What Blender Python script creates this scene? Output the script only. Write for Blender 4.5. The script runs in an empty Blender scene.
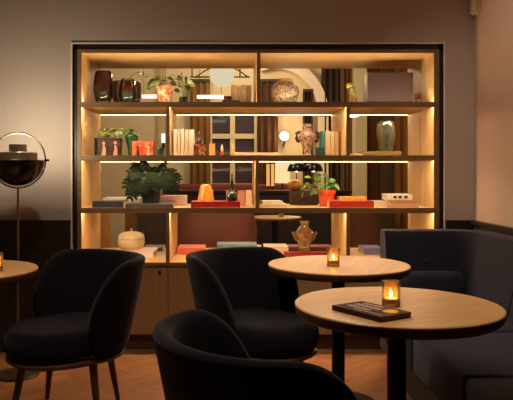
import bpy, bmesh, math, random
from mathutils import Vector, Matrix
PI = math.pi
R = math.radians
SC = bpy.context.scene
COL = SC.collection
F, CX, CY, EYE = 650.0, 230.0, 174.0, 1.2          # photograph: focal length and vanishing point in pixels, eye height
def X(px, Y): return (px - CX) / F * Y
def Z(py, Y): return EYE - (py - CY) / F * Y

# ------------------------------------------------------------------ materials
MATS = {}
def _base(name):
    m = bpy.data.materials.new(name); m.use_nodes = True
    nt = m.node_tree
    return m, nt, nt.nodes['Principled BSDF']
def srgb(c):
    return tuple(((v / 255) / 12.92 if v / 255 <= .04045 else ((v / 255 + .055) / 1.055) ** 2.4) for v in c) + (1,)
def plain(name, c, rough=.5, metal=0, spec=.5, noise=.12, scale=30, bump=0, sheen=0, coat=0):
    """one colour with a slight procedural variation"""
    if name in MATS: return MATS[name]
    m, nt, b = _base(name)
    tc = nt.nodes.new('ShaderNodeTexCoord'); n = nt.nodes.new('ShaderNodeTexNoise')
    n.inputs['Scale'].default_value = scale; n.inputs['Detail'].default_value = 3
    nt.links.new(tc.outputs['Object'], n.inputs['Vector'])
    mx = nt.nodes.new('ShaderNodeMix'); mx.data_type = 'RGBA'
    c = srgb(c)
    mx.inputs[6].default_value = tuple(v * (1 - noise) for v in c[:3]) + (1,)
    mx.inputs[7].default_value = tuple(min(1, v * (1 + noise)) for v in c[:3]) + (1,)
    nt.links.new(n.outputs['Fac'], mx.inputs[0]); nt.links.new(mx.outputs[2], b.inputs['Base Color'])
    b.inputs['Roughness'].default_value = rough; b.inputs['Metallic'].default_value = metal
    b.inputs['Specular IOR Level'].default_value = spec
    if sheen:
        b.inputs['Sheen Weight'].default_value = sheen; b.inputs['Sheen Roughness'].default_value = .45
        b.inputs['Sheen Tint'].default_value = (.75, .7, .9, 1)
    if coat: b.inputs['Coat Weight'].default_value = coat
    if bump:
        bp = nt.nodes.new('ShaderNodeBump'); bp.inputs['Strength'].default_value = bump; bp.inputs['Distance'].default_value = .002
        n2 = nt.nodes.new('ShaderNodeTexNoise'); n2.inputs['Scale'].default_value = scale * 12
        nt.links.new(tc.outputs['Object'], n2.inputs['Vector']); nt.links.new(n2.outputs['Fac'], bp.inputs['Height'])
        nt.links.new(bp.outputs['Normal'], b.inputs['Normal'])
    MATS[name] = m; return m
def wood(name, c1, c2, axis=0, rough=.45, scale=6, rotz=0, tint=False):
    if name in MATS: return MATS[name]
    m, nt, b = _base(name)
    tc = nt.nodes.new('ShaderNodeTexCoord'); mp = nt.nodes.new('ShaderNodeMapping')
    s = [scale * 3] * 3; s[axis] = scale * .25
    mp.inputs['Scale'].default_value = s; mp.vector_type = 'POINT'
    rt = nt.nodes.new('ShaderNodeMapping'); rt.inputs['Rotation'].default_value = (0, 0, rotz)
    nt.links.new(tc.outputs['Object'], rt.inputs['Vector']); nt.links.new(rt.outputs['Vector'], mp.inputs['Vector'])
    n = nt.nodes.new('ShaderNodeTexNoise'); n.inputs['Scale'].default_value = 2; n.inputs['Detail'].default_value = 5; n.inputs['Distortion'].default_value = .6
    nt.links.new(mp.outputs['Vector'], n.inputs['Vector'])
    cr = nt.nodes.new('ShaderNodeValToRGB')
    cr.color_ramp.elements[0].position = .3; cr.color_ramp.elements[0].color = srgb(c1)
    cr.color_ramp.elements[1].position = .7; cr.color_ramp.elements[1].color = srgb(c2)
    nt.links.new(n.outputs['Fac'], cr.inputs['Fac'])
    out = cr.outputs['Color']
    if tint:
        at = nt.nodes.new('ShaderNodeAttribute'); at.attribute_name = 'tint'
        mu = nt.nodes.new('ShaderNodeMix'); mu.data_type = 'RGBA'; mu.blend_type = 'MULTIPLY'; mu.inputs[0].default_value = 1
        nt.links.new(out, mu.inputs[6]); nt.links.new(at.outputs['Color'], mu.inputs[7]); out = mu.outputs[2]
    nt.links.new(out, b.inputs['Base Color'])
    b.inputs['Roughness'].default_value = rough
    MATS[name] = m; return m
def glass(name, c, rough=.03, ior=1.45, trans=1.0):
    if name in MATS: return MATS[name]
    m, nt, b = _base(name)
    b.inputs['Base Color'].default_value = srgb(c); b.inputs['Roughness'].default_value = rough
    b.inputs['Transmission Weight'].default_value = trans; b.inputs['IOR'].default_value = ior
    MATS[name] = m; return m
def thin_glass(name, tint, body=0.0, bodycol=(240, 200, 140), edge=.35, rough=.04):
    """clear blown glass: tinted see-through shell, mirror-like at grazing angles, optionally a little milky"""
    if name in MATS: return MATS[name]
    m = bpy.data.materials.new(name); m.use_nodes = True; nt = m.node_tree; nt.nodes.clear()
    o = nt.nodes.new('ShaderNodeOutputMaterial'); t = nt.nodes.new('ShaderNodeBsdfTransparent'); g = nt.nodes.new('ShaderNodeBsdfGlossy')
    t.inputs[0].default_value = srgb(tint); g.inputs['Roughness'].default_value = rough; g.inputs[0].default_value = (1, 1, 1, 1)
    lw = nt.nodes.new('ShaderNodeLayerWeight'); lw.inputs['Blend'].default_value = edge
    mx = nt.nodes.new('ShaderNodeMixShader'); nt.links.new(lw.outputs['Fresnel'], mx.inputs[0])
    src = t.outputs[0]
    if body:
        tr = nt.nodes.new('ShaderNodeBsdfTranslucent'); tr.inputs[0].default_value = srgb(bodycol)
        df = nt.nodes.new('ShaderNodeBsdfDiffuse'); df.inputs[0].default_value = srgb(bodycol)
        m1 = nt.nodes.new('ShaderNodeMixShader'); m1.inputs[0].default_value = .5; nt.links.new(tr.outputs[0], m1.inputs[1]); nt.links.new(df.outputs[0], m1.inputs[2])
        m2 = nt.nodes.new('ShaderNodeMixShader'); m2.inputs[0].default_value = body; nt.links.new(src, m2.inputs[1]); nt.links.new(m1.outputs[0], m2.inputs[2]); src = m2.outputs[0]
    nt.links.new(src, mx.inputs[1]); nt.links.new(g.outputs[0], mx.inputs[2]); nt.links.new(mx.outputs[0], o.inputs[0])
    MATS[name] = m; return m
def grad_glass(name, stops, z0, z1, trans=.75):
    """coloured glass whose colour runs with height (sunk-colour art glass)"""
    m, nt, b = _base(name)
    tc = nt.nodes.new('ShaderNodeTexCoord'); sp = nt.nodes.new('ShaderNodeSeparateXYZ'); mr = nt.nodes.new('ShaderNodeMapRange')
    mr.inputs['From Min'].default_value = z0; mr.inputs['From Max'].default_value = z1
    nt.links.new(tc.outputs['Object'], sp.inputs[0]); nt.links.new(sp.outputs['Z'], mr.inputs['Value'])
    cr = nt.nodes.new('ShaderNodeValToRGB')
    els = cr.color_ramp.elements
    while len(els) < len(stops): els.new(.5)
    for e, (p, c) in zip(els, stops): e.position = p; e.color = srgb(c)
    nt.links.new(mr.outputs[0], cr.inputs['Fac']); nt.links.new(cr.outputs['Color'], b.inputs['Base Color'])
    b.inputs['Roughness'].default_value = .05; b.inputs['Transmission Weight'].default_value = trans
    return m
def glow(name, c, s):
    if name in MATS: return MATS[name]
    m = bpy.data.materials.new(name); m.use_nodes = True; nt = m.node_tree
    nt.nodes.clear(); o = nt.nodes.new('ShaderNodeOutputMaterial'); e = nt.nodes.new('ShaderNodeEmission')
    e.inputs['Color'].default_value = tuple(c) + (1,); e.inputs['Strength'].default_value = s
    nt.links.new(e.outputs[0], o.inputs[0]); MATS[name] = m; return m
def floral(name, ground, cols, scale=26, thr=.55, rough=.25):
    """glazed ceramic with scattered painted blotches"""
    m, nt, b = _base(name)
    tc = nt.nodes.new('ShaderNodeTexCoord'); out = None
    prev = nt.nodes.new('ShaderNodeRGB'); prev.outputs[0].default_value = srgb(ground); out = prev.outputs[0]
    for i, c in enumerate(cols):
        n = nt.nodes.new('ShaderNodeTexNoise'); n.inputs['Scale'].default_value = scale * (1 + .25 * i); n.inputs['Detail'].default_value = 2
        mp = nt.nodes.new('ShaderNodeMapping'); mp.inputs['Location'].default_value = (i * 3.7, i * 1.9, i * 5.1)
        nt.links.new(tc.outputs['Object'], mp.inputs['Vector']); nt.links.new(mp.outputs[0], n.inputs['Vector'])
        cr = nt.nodes.new('ShaderNodeValToRGB'); cr.color_ramp.elements[0].position = thr; cr.color_ramp.elements[1].position = thr + .06
        nt.links.new(n.outputs['Fac'], cr.inputs['Fac'])
        mx = nt.nodes.new('ShaderNodeMix'); mx.data_type = 'RGBA'
        nt.links.new(cr.outputs['Color'], mx.inputs[0]); nt.links.new(out, mx.inputs[6]); mx.inputs[7].default_value = srgb(c); out = mx.outputs[2]
    nt.links.new(out, b.inputs['Base Color']); b.inputs['Roughness'].default_value = rough
    return m

# ------------------------------------------------------------------ mesh helpers
def nb(): return bmesh.new()
def box(bm, x0, x1, y0, y1, z0, z1, bev=0, seg=2):
    t = bmesh.new()
    vs = [t.verts.new((x, y, z)) for x in (x0, x1) for y in (y0, y1) for z in (z0, z1)]
    for f in ((0, 1, 3, 2), (4, 6, 7, 5), (0, 4, 5, 1), (2, 3, 7, 6), (0, 2, 6, 4), (1, 5, 7, 3)): t.faces.new([vs[i] for i in f])
    t.normal_update()
    if bev: bmesh.ops.bevel(t, geom=t.edges[:], offset=bev, segments=seg, profile=.5, affect='EDGES')
    me = bpy.data.meshes.new('tmp'); t.to_mesh(me); bm.from_mesh(me); bpy.data.meshes.remove(me); t.free()
    return bm
def lathe(bm, prof, seg=32, c=(0, 0, 0), sx=1, sy=1, ribs=0, ramp=0):
    rings = []
    for r, z in prof:
        if r < 1e-5: rings.append([bm.verts.new((c[0], c[1], c[2] + z))])
        else:
            rings.append([bm.verts.new((c[0] + sx * r * (1 + ramp * math.cos(ribs * 2 * PI * k / seg)) * math.cos(2 * PI * k / seg),
                                        c[1] + sy * r * (1 + ramp * math.cos(ribs * 2 * PI * k / seg)) * math.sin(2 * PI * k / seg), c[2] + z)) for k in range(seg)])
    for a, b in zip(rings, rings[1:]):
        if len(a) == 1 and len(b) == 1: continue
        for k in range(seg):
            j = (k + 1) % seg
            if len(a) == 1: bm.faces.new((a[0], b[j], b[k]))
            elif len(b) == 1: bm.faces.new((a[k], a[j], b[0]))
            else: bm.faces.new((a[k], a[j], b[j], b[k]))
    return bm
def smoothprof(p, n=6):
    """Catmull-Rom through profile points"""
    out = []
    q = [p[0]] + list(p) + [p[-1]]
    for i in range(1, len(q) - 2):
        for k in range(n):
            t = k / n
            o = []
            for d in (0, 1):
                a, b, c, e = q[i-1][d], q[i][d], q[i+1][d], q[i+2][d]
                o.append(.5 * (2*b + (c-a)*t + (2*a-5*b+4*c-e)*t*t + (3*b-a-3*c+e)*t**3))
            out.append((max(0, o[0]), o[1]))
    out.append(p[-1]); return out
def tube(bm, pts, r, seg=8, close=False):
    pts = [Vector(p) for p in pts]; n = len(pts); rings = []
    up = Vector((0, 0, 1))
    for i, p in enumerate(pts):
        if close: d = pts[(i+1) % n] - pts[i-1]
        else: d = pts[min(i+1, n-1)] - pts[max(i-1, 0)]
        d.normalize()
        a = d.cross(up if abs(d.z) < .95 else Vector((1, 0, 0))).normalized(); b = d.cross(a).normalized()
        rr = r[i] if isinstance(r, (list, tuple)) else r
        rings.append([bm.verts.new(p + rr * (math.cos(2*PI*k/seg) * a + math.sin(2*PI*k/seg) * b)) for k in range(seg)])
    for i in range(n if close else n - 1):
        a, b = rings[i], rings[(i+1) % n]
        for k in range(seg):
            j = (k+1) % seg; bm.faces.new((a[k], a[j], b[j], b[k]))
    if not close:
        bm.faces.new(rings[0][::-1]); bm.faces.new(rings[-1])
    return bm
def ball(bm, c, r, sx=1, sy=1, sz=1, seg=20):
    prof = [(r * math.sin(PI * k / 12), -r * math.cos(PI * k / 12) * sz) for k in range(13)]
    prof[0] = (0, -r * sz); prof[-1] = (0, r * sz)
    return lathe(bm, prof, seg, c, sx, sy)
def leaf(bm, base, tip, width, droop=.0, roll=0, n=7, heart=.0, cup=.12):
    """a leaf blade from base to tip, bent downwards and creased along its midrib"""
    base, tip = Vector(base), Vector(tip); d = tip - base; L = d.length; d.normalize()
    s = d.cross(Vector((0, 0, 1))); s = s.normalized() if s.length > 1e-3 else Vector((1, 0, 0))
    s = Matrix.Rotation(roll, 3, d) @ s; up = s.cross(d)
    rows = []
    for i in range(n + 1):
        t = i / n
        p = base + d * L * t - Vector((0, 0, droop * L * t * t))
        w = width * .5 * (math.sin(PI * (t ** (.75 - heart * .3))) ** .8 if 0 < t < 1 else 0)
        if w < 1e-5: rows.append([bm.verts.new(p)])
        else: rows.append([bm.verts.new(p - s*w + up*w*cup*2), bm.verts.new(p), bm.verts.new(p + s*w + up*w*cup*2)])
    for a, b in zip(rows, rows[1:]):
        if len(a) == 1 and len(b) == 3: bm.faces.new((a[0], b[1], b[0])); bm.faces.new((a[0], b[2], b[1]))
        elif len(a) == 3 and len(b) == 1: bm.faces.new((a[0], a[1], b[0])); bm.faces.new((a[1], a[2], b[0]))
        elif len(a) == 3:
            bm.faces.new((a[0], a[1], b[1], b[0])); bm.faces.new((a[1], a[2], b[2], b[1]))
def monstera_leaf(bm, base, d, size, normal):
    """heart-shaped leaf split into fingers on both sides of the midrib"""
    base = Vector(base); d = Vector(d).normalized(); n = Vector(normal); n = (n - d * n.dot(d)).normalized(); s = d.cross(n)
    W = lambda t: size * .56 * math.sin(PI * min(1, (t * .86 + .14))) ** .7
    for sg in (-1, 1):
        k = 4
        for i in range(k):
            t0, t1 = i / k, (i + .90) / k; tm = (t0 + t1) / 2
            def P(t, w, lift=0): return base + d * size * t + s * sg * w + n * (lift - .35 * w * w / size - .25 * size * t * t)
            w0 = W(tm) * 1.02; fwd = .16
            a = bm.verts.new(P(t0, 0)); b = bm.verts.new(P(t0 + .2 / 1, 0)) if i == k - 1 else bm.verts.new(P((i + 1) / k, 0))
            c = bm.verts.new(P(t1 + fwd * .45, w0 * .55)); e = bm.verts.new(P(t0 + fwd * .35, w0 * .55))
            f = bm.verts.new(P(t1 + fwd, w0 * .95)); g = bm.verts.new(P(t0 + fwd * .9, w0))
            h = bm.verts.new(P(tm + fwd * 1.25, w0 * 1.1))
            bm.faces.new((a, b, c, e)); bm.faces.new((e, c, f, g)); bm.faces.new((g, f, h))
        # rounded back lobe beside the stalk
    a = bm.verts.new(base - d * size * .02)
    for sg in (-1, 1):
        q = [bm.verts.new(base + d * size * x + s * sg * y * size - n * .2 * y * size) for x, y in ((0.02, 0), (.16, .36), (.02, .42), (-.12, .34), (-.14, .16))]
        bm.faces.new([a] + q if sg > 0 else [a] + q[::-1])

def link(name, bm, mat, parent=None, loc=(0, 0, 0), rotz=0, smooth=True, sub=0, flat=False):
    bmesh.ops.recalc_face_normals(bm, faces=bm.faces[:])
    me = bpy.data.meshes.new(name); bm.to_mesh(me); bm.free()
    for p in me.polygons: p.use_smooth = smooth
    mats = mat if isinstance(mat, (list, tuple)) else [mat]
    for m in mats: me.materials.append(m)
    o = bpy.data.objects.new(name, me); COL.objects.link(o)
    o.location = loc; o.rotation_euler = (0, 0, rotz)
    if parent is not None: o.parent = parent
    if smooth and not sub:
        try: me.set_sharp_from_angle(angle=R(38))
        except Exception: pass
    if sub:
        md = o.modifiers.new('Subdivision', 'SUBSURF'); md.levels = sub; md.render_levels = sub
    return o
def part(name, bm, mat, parent, **k): return link(name, bm, mat, parent, **k)
def tag(o, label, cat, group=None):
    o['label'] = label; o['category'] = cat
    if group: o['group'] = group
    return o
def thing(name, label, cat, loc=(0, 0, 0), rotz=0, group=None):
    o = bpy.data.objects.new(name, None); COL.objects.link(o); o.empty_display_size = .1
    o.location = loc; o.rotation_euler = (0, 0, rotz)
    return tag(o, label, cat, group)
def struct(name, bm, mat, smooth=False):
    o = link(name, bm, mat, smooth=smooth); o['kind'] = 'structure'; return o
def dup(root, loc, rotz, label, group=None):
    r = root.copy(); COL.objects.link(r); r.location = loc; r.rotation_euler = (0, 0, rotz); r['label'] = label
    if group: r['group'] = group
    for ch in list(root.children):
        c = ch.copy(); COL.objects.link(c); c.parent = r
        for g in list(ch.children):
            d = g.copy(); COL.objects.link(d); d.parent = c
    return r
def lamp(kind, name, loc, energy, color, size=.05, parent=None, spot=None, target=None, blend=.8):
    l = bpy.data.lights.new(name, kind); l.energy = energy; l.color = color
    if kind in ('POINT', 'SPOT'): l.shadow_soft_size = size
    if kind == 'AREA': l.size = size
    if spot: l.spot_size = R(spot); l.spot_blend = blend
    o = bpy.data.objects.new(name, l); COL.objects.link(o); o.location = loc
    if target is not None: o.rotation_euler = (Vector(target) - Vector(loc)).to_track_quat('-Z', 'Y').to_euler()
    if parent is not None: o.parent = parent
    return o
WARM = (1, .66, .36)
LEDC = (1, .70, .42)

# ------------------------------------------------------------------ palette
OAK_X = wood('oak_along_x', (198, 160, 100), (216, 182, 122), 0)
OAK_Z = wood('oak_along_z', (196, 158, 98), (214, 180, 120), 2)
OAK_T = wood('oak_table', (182, 138, 86), (202, 158, 102), 0, .38, 5)
CAB = wood('cabinet_oak', (142, 112, 76), (156, 124, 86), 2, .55)
DARKWOOD = wood('dark_stained_wood', (26, 20, 18), (36, 28, 24), 2, .45)
BRONZE = plain('dark_bronze', (40, 31, 25), .45, .3)
BLACK = plain('black_metal', (20, 19, 19), .4, .6)
LEGW = wood('walnut_legs', (70, 40, 24), (92, 56, 34), 2, .4)
WALL = plain('taupe_plaster', (180, 168, 156), .9, 0, .2, .04, 3)
WALLR = plain('rosy_plaster', (196, 168, 148), .75, 0, .3, .04, 2)
BEIGE = plain('far_room_plaster', (206, 188, 150), .9, 0, .2, .04, 3)
NAVY = plain('navy_velvet', (20, 17, 25), .85, 0, .1, .2, 60, .3, .13)
NAVYB = plain('navy_felt', (32, 32, 42), .9, 0, .15, .15, 90, .3, .12)
CREAM = plain('cream_paper', (226, 210, 182), .8, 0, .2, .06, 80)
PAGES = plain('book_pages', (214, 198, 168), .9, 0, .2, .14, 200)

# ------------------------------------------------------------------ setting
YB, YE = 4.40, 5.05               # front and rear face of the wall that holds the shelf unit
XL, XR = -2.9, 1.655
FARY, FX0, FX1, CEIL = 9.4, -2.9, 3.4, 3.0
OX0, OX1, OZ1 = X(72.6, YB), X(443.4, YB), Z(44.0, YB)
# floor: herringbone parquet
random.seed(4)
bm = nb(); lay = bm.loops.layers.float_color.new('tint')
box(bm, XL, FX1, -1.6, FARY, -.06, -.004)
for f in bm.faces:
    for l in f.loops: l[lay] = (.12, .12, .12, 1)
w, L = .092, .46
def plank(o, u, v, mi):
    n = u.cross(v).z
    c = [o, o + u * (L - .002), o + u * (L - .002) + v * (w - .002), o + v * (w - .002)]
    if n < 0: c = c[::-1]
    f = bm.faces.new([bm.verts.new((p.x, p.y, 0)) for p in c]); f.material_index = mi
    g = random.uniform(.68, 1.08)
    for l in f.loops: l[lay] = (g, g * random.uniform(.95, 1), g * random.uniform(.9, .98), 1)
for i in range(-40, 60):
    for j in range(-14, 22):
        # classic herringbone lattice in a frame turned by 45 degrees
        px_, py_ = i * w + j * L, i * w - j * L
        for a in (0, 1):
            if a == 0: o = Vector((px_, py_, 0)); u, v = Vector((1, 0, 0)), Vector((0, 1, 0))
            else: o = Vector((px_ + w, py_ + w - L, 0)) if False else Vector((px_, py_ + w, 0)); u, v = Vector((0, 1, 0)), Vector((1, 0, 0))
            M = Matrix.Rotation(R(45), 3, 'Z')
            oo = M @ o + Vector((-.6, -3.0 + 3, 0)); 
            mid = oo + (M @ u) * L / 2
            if not (XL + .1 < mid.x < FX1 and -1.3 < mid.y < 9.2): continue
            plank(oo, M @ u, M @ v, a)
PARQ_A = wood('parquet_oak_a', (136, 90, 58), (168, 116, 76), 0, .38, 5, R(-45), True)
PARQ_B = wood('parquet_oak_b', (136, 90, 58), (168, 116, 76), 1, .38, 5, R(-45), True)
struct('floor', bm, [PARQ_A, PARQ_B])
bm = nb(); box(bm, XL - .1, FX1 + .1, -1.7, FARY + .1, CEIL, CEIL + .1); struct('ceiling', bm, plain('ceiling_paint', (170, 155, 140), .9, 0, .2, .03, 3))
bm = nb()
box(bm, XL, OX0, YB, YE, 0, CEIL); box(bm, OX1, FX1, YB, YE, 0, CEIL); box(bm, OX0, OX1, YB, YE, OZ1, CEIL)
struct('wall_back', bm, WALL)
bm = nb(); box(bm, XL - .1, XL, -1.6, FARY, 0, CEIL); struct('wall_left', bm, WALL)
bm = nb(); box(bm, XR, XR + .1, -1.6, YB, 0, CEIL); struct('wall_right', bm, WALLR)
bm = nb(); box(bm, FX1, FX1 + .1, YE, FARY, 0, CEIL); struct('wall_far_right', bm, BEIGE)
bm = nb(); box(bm, XL, XR, -1.7, -1.6, 0, CEIL); struct('wall_front', bm, WALL)
bm = nb(); box(bm, XL, FX1, FARY, FARY + .1, 0, CEIL); struct('wall_far', bm, BEIGE)
# dark wainscot
bm = nb()
for a, b in ((XL, -2.28), (-2.27, -1.64), (-1.63, OX0 - .012)): box(bm, a, b, YB - .022, YB, 0, Z(220, YB), .003)
struct('trim_1', bm, DARKWOOD)
bm = nb(); box(bm, OX1 + .012, XR, YB - .022, YB, 0, Z(220, YB), .003); struct('trim_2', bm, DARKWOOD)
bm = nb(); zt = Z(220, YB)
for k in range(9): box(bm, XR - .02, XR, YB - .63 * (k + 1) - .02, YB - .63 * k - .03, 0, zt - .03, .003)
box(bm, XR - .035, XR, -1.6, YB - .022, zt - .028, zt, .004)
struct('trim_3', bm, DARKWOOD)
# dark metal reveal round the shelf unit and its edge bead, coloured pale to paint in its highlight
bm = nb(); t = X(77.4, YB) - OX0
for a, b, c, d in ((OX0, OX0 + t, 0, OZ1), (OX1 - t, OX1, 0, OZ1), (OX0, OX1, OZ1 - .035, OZ1)): box(bm, a + .001, b - .001, YB + .012, YE - .01, c, d - .001)
struct('trim_4', bm, BRONZE)
bm = nb(); e = .008
for a, b, c, d in ((OX0 - e, OX0, 0, OZ1 + e), (OX1, OX1 + e, 0, OZ1 + e), (OX0, OX1, OZ1, OZ1 + e)): box(bm, a, b, YB - .012, YB + .02, c, d)
struct('trim_5', bm, plain('edge_highlight_paint', (228, 218, 206), .5))
# bracket of a curtain rail high in the right corner
o = thing('wall_bracket', 'small cream wall bracket high in the right corner at the top edge', 'bracket', (X(476, 4.33), 4.345, Z(12, 4.3)))
bm = nb(); box(bm, -.02, .024, -.05, .05, 0, .16, .006); part('bracket_body', bm, plain('bracket_cream', (214, 190, 150), .6), o)
bm = nb(); lathe(bm, [(0, -.012), (.012, -.012), (.014, 0), (0, 0)], 16, (0, 0, 0)); part('bracket_cap', bm, plain('bracket_cream', (214, 190, 150), .6), o)

# ------------------------------------------------------------------ shelf unit
ZA, ZB, ZC, ZD = Z(102.1, YB), Z(155.5, YB), Z(208.0, YB), Z(262.4, YB)
TH = .031
SX0, SX1 = X(81.4, YB), X(434, YB)
ST = Z(53, YB)
LED = glow('led_strip', LEDC, 125)
LEDR = glow('led_strip_rear', LEDC, 28)
LEDU = glow('led_strip_upward', LEDC, 80)
unit = thing('bookshelf', 'large oak shelf unit set in the wall with glowing light strips under its boards', 'bookshelf', (0, YB, 0))
D = YE - YB; MID = .31
EDGE = wood('edge_brown', (112, 84, 52), (132, 100, 64), 0, .5)
def uboard(name, x0, x1, z0, z1, mat, y0=0.0, y1=D):
    bm = nb(); box(bm, x0, x1, y0, y1, z0, z1, .0015, 1); b = part(name, bm, mat, unit, smooth=False)
    if y0 == 0: part('front_edge', box(nb(), x0 - .0004, x1 + .0004, -.003, .001, z0, z1), EDGE, b, smooth=False)
    return b
for x0, x1 in ((X(77.6, YB), SX0), (SX1, X(439, YB))):
    uboard('side_panel', x0, x1, ZD, ST + .024, OAK_Z, 0, MID); uboard('side_panel', x0, x1, ZD, ST + .024, OAK_Z, MID + .003, D)
uboard('top_board', SX0, SX1, ST, ST + .024, OAK_X)
def strip(x0, x1, y, z, up=False, wdt=.006):
    h = .0008
    bm = nb(); box(bm, x0 + .006, x1 - .006, y - wdt, y + wdt, z if up else z - h, z + h if up else z); return bm
for zz in (ZA, ZB, ZC):
    bm = nb(); box(bm, SX0, SX1, 0, D, zz - TH, zz, .0015, 1); box(bm, SX0, SX1, 0, .005, zz - TH - .004, zz - TH + .004)
    bd = part('shelf_board', bm, OAK_X, unit, smooth=False)
    part('front_edge', box(nb(), SX0, SX1, -.004, .0005, zz - TH - .004, zz + .001), EDGE, bd, smooth=False)
    part('light_strip', strip(SX0, SX1, .024, zz - TH), LED, bd); part('light_strip', strip(SX0, SX1, D - .02, zz - TH, False, .005), LEDR, bd)
    if zz == ZA: part('light_strip', strip(SX0, SX1, .034, zz, True), LEDU, bd)
for a, b, z0, z1 in ((257, 260.2, ZA, ST), (166, 169.6, ZB, ZA - TH), (346.3, 350, ZB, ZA - TH), (255.5, 259.2, ZC, ZB - TH), (166, 169.6, ZD, ZC - TH), (346.3, 350, ZD, ZC - TH)):
    uboard('divider', X(a, YB), X(b, YB), z0, z1, OAK_Z, .0, MID); uboard('divider', X(a, YB), X(b, YB), z0, z1, OAK_Z, MID + .003, D)
# worktop and base cabinets
o = tag(link('worktop', box(nb(), SX0 - .026, SX1 + .034, YB - .008, 5.28, ZD - .024, ZD, .002, 1), OAK_X, smooth=False),
        'continuous pale oak worktop along the bottom of the lit shelf unit', 'worktop')
part('front_edge', box(nb(), SX0 - .026, SX1 + .034, YB - .011, YB - .0075, ZD - .024, ZD), EDGE, o, smooth=False)
edges = [X(78, YB), X(168, YB), X(257, YB), X(347.5, YB), X(438, YB)]
cl = ['leftmost oak base cabinet, behind the left navy chair', 'oak base cabinet with a round black lock, behind the middle navy chair',
      'oak base cabinet directly behind the rear round table', 'oak base cabinet at the right end, behind the corner bench']
for k in range(4):
    a, b = edges[k], edges[k + 1]
    c = thing('base_cabinet', cl[k], 'cabinet', ((a + b) / 2, YB + .02, 0), group='base cabinets under the lit shelves')
    hw = (b - a) / 2 - .0015
    part('body', box(nb(), -hw, hw, 0, .55, .11, ZD - .025), CAB, c, smooth=False)
    d = part('door', box(nb(), -hw, hw, -.02, -.001, .115, ZD - .034, .0015, 1), CAB, c, smooth=False)
    bm = nb(); tube(bm, [(hw - .055, -.034, .535), (hw - .055, -.019, .535)], .011, 14); part('lock', bm, BLACK, d)
    part('plinth', box(nb(), -hw, hw, .03, .5, 0, .108), plain('plinth_brown', (72, 48, 32), .6), c, smooth=False)

# ------------------------------------------------------------------ books and boxes
def book(label, px0, px1, yf, z0, h, depth, col, rot=0, group=None, name='book', pages=True, cat='book', skew=0):
    """a closed book lying flat; px0..px1 is its front edge in the photograph, yf the distance of that edge"""
    x0, x1 = X(px0, yf), X(px1, yf); wd = x1 - x0
    o = thing(name, label, cat, ((x0 + x1) / 2, yf + depth / 2, z0), rot, group)
    m = plain('cover_%d_%d_%d' % col, col, .55, 0, .4, .06, 20)
    t = min(.004, h * .16)
    if pages:
        bm = nb(); box(bm, -wd/2, wd/2, -depth/2, depth/2, 0, t, .0008, 1); box(bm, -wd/2, wd/2, -depth/2, depth/2, h - t, h, .0008, 1)
        box(bm, -wd/2, wd/2, -depth/2, -depth/2 + t, t * .5, h - t * .5); part('cover', bm, m, o, smooth=False)
        part('pages', box(nb(), -wd/2 + .003, wd/2 - .003, -depth/2 + t, depth/2 - .004, t, h - t), PAGES, o, smooth=False)
    else:
        part('box_base', box(nb(), -wd/2 + .001, wd/2 - .001, -depth/2 + .001, depth/2 - .001, 0, h * .45, .001, 1), m, o, smooth=False)
        part('box_lid', box(nb(), -wd/2, wd/2, -depth/2, depth/2, h * .45, h, .0015, 1), m, o, smooth=False)
    return o
def upright(label, px0, px1, yf, z0, py_top, col, depth=.17, group=None, lean=0):
    x0, x1 = X(px0, yf), X(px1, yf); wd = x1 - x0 - .0022; h = Z(py_top, yf) - z0
    o = thing('book', label, 'book', ((x0 + x1) / 2, yf, z0), 0, group)
    m = plain('cover_%d_%d_%d' % col, col, .6, 0, .4, .06, 20)
    t = min(.003, wd * .2)
    bm = nb(); box(bm, -wd/2, -wd/2 + t, 0, depth, 0, h, .0006, 1); box(bm, wd/2 - t, wd/2, 0, depth, 0, h, .0006, 1); box(bm, -wd/2, wd/2, -.002, t, 0, h, .001, 1)
    part('cover', bm, m, o, smooth=False)
    part('pages', box(nb(), -wd/2 + t, wd/2 - t, t, depth - .004, .003, h - .004), PAGES, o, smooth=False)
    return o
def at(px, Y, z): return (X(px, Y), Y, z)
def scatter_leaves(bm, n, c, rad, size, seed, droop=.4, up=.2):
    rnd = random.Random(seed)
    for i in range(n):
        a = rnd.uniform(0, 2 * PI); el = rnd.uniform(-.3, 1.1); r = rnd.uniform(.15, 1)
        p = Vector(c) + Vector((math.cos(a) * rad[0] * r, math.sin(a) * rad[1] * r, math.sin(el) * rad[2]))
        d = Vector((math.cos(a), math.sin(a) * .7, rnd.uniform(-.6, .6) + up)).normalized()
        s = size * rnd.uniform(.7, 1.2)
        leaf(bm, p, p + d * s, s * .62, droop, rnd.uniform(-.9, .9))

# ================================================================== TOP SHELF
Y1 = 4.66
def mm(px_h, Y): return px_h * Y / F
# big dark red and green glass vase
h = Z(71.5, Y1) - ZA
o = thing('glass_vase', 'tall thick-walled dark red glass vase turning green at its base, top shelf far left', 'vase', at(103.3, Y1, ZA), 0, 'art glass vases on the top shelf')
r = mm(9.8, Y1)
part('vase_body', lathe(nb(), smoothprof([(0, 0), (r*.55, 0), (r*.78, h*.12), (r*.98, h*.4), (r, h*.62), (r*.86, h*.92), (r*.76, h), (r*.66, h*.995), (0, h*.99)]), 40), thin_glass('smoky_clear_glass', (232, 214, 200), .08, (170, 140, 120)), o)
part('core', lathe(nb(), smoothprof([(0, h*.14), (r*.42, h*.17), (r*.74, h*.42), (r*.78, h*.64), (r*.68, h*.9), (r*.6, h*.97), (0, h*.97)]), 32), grad_glass('red_core', [(0, (60, 130, 90)), (.22, (34, 80, 46)), (.45, (70, 40, 20)), (.7, (128, 32, 20)), (1, (136, 40, 24))], h*.14, h, .1), o)
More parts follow.
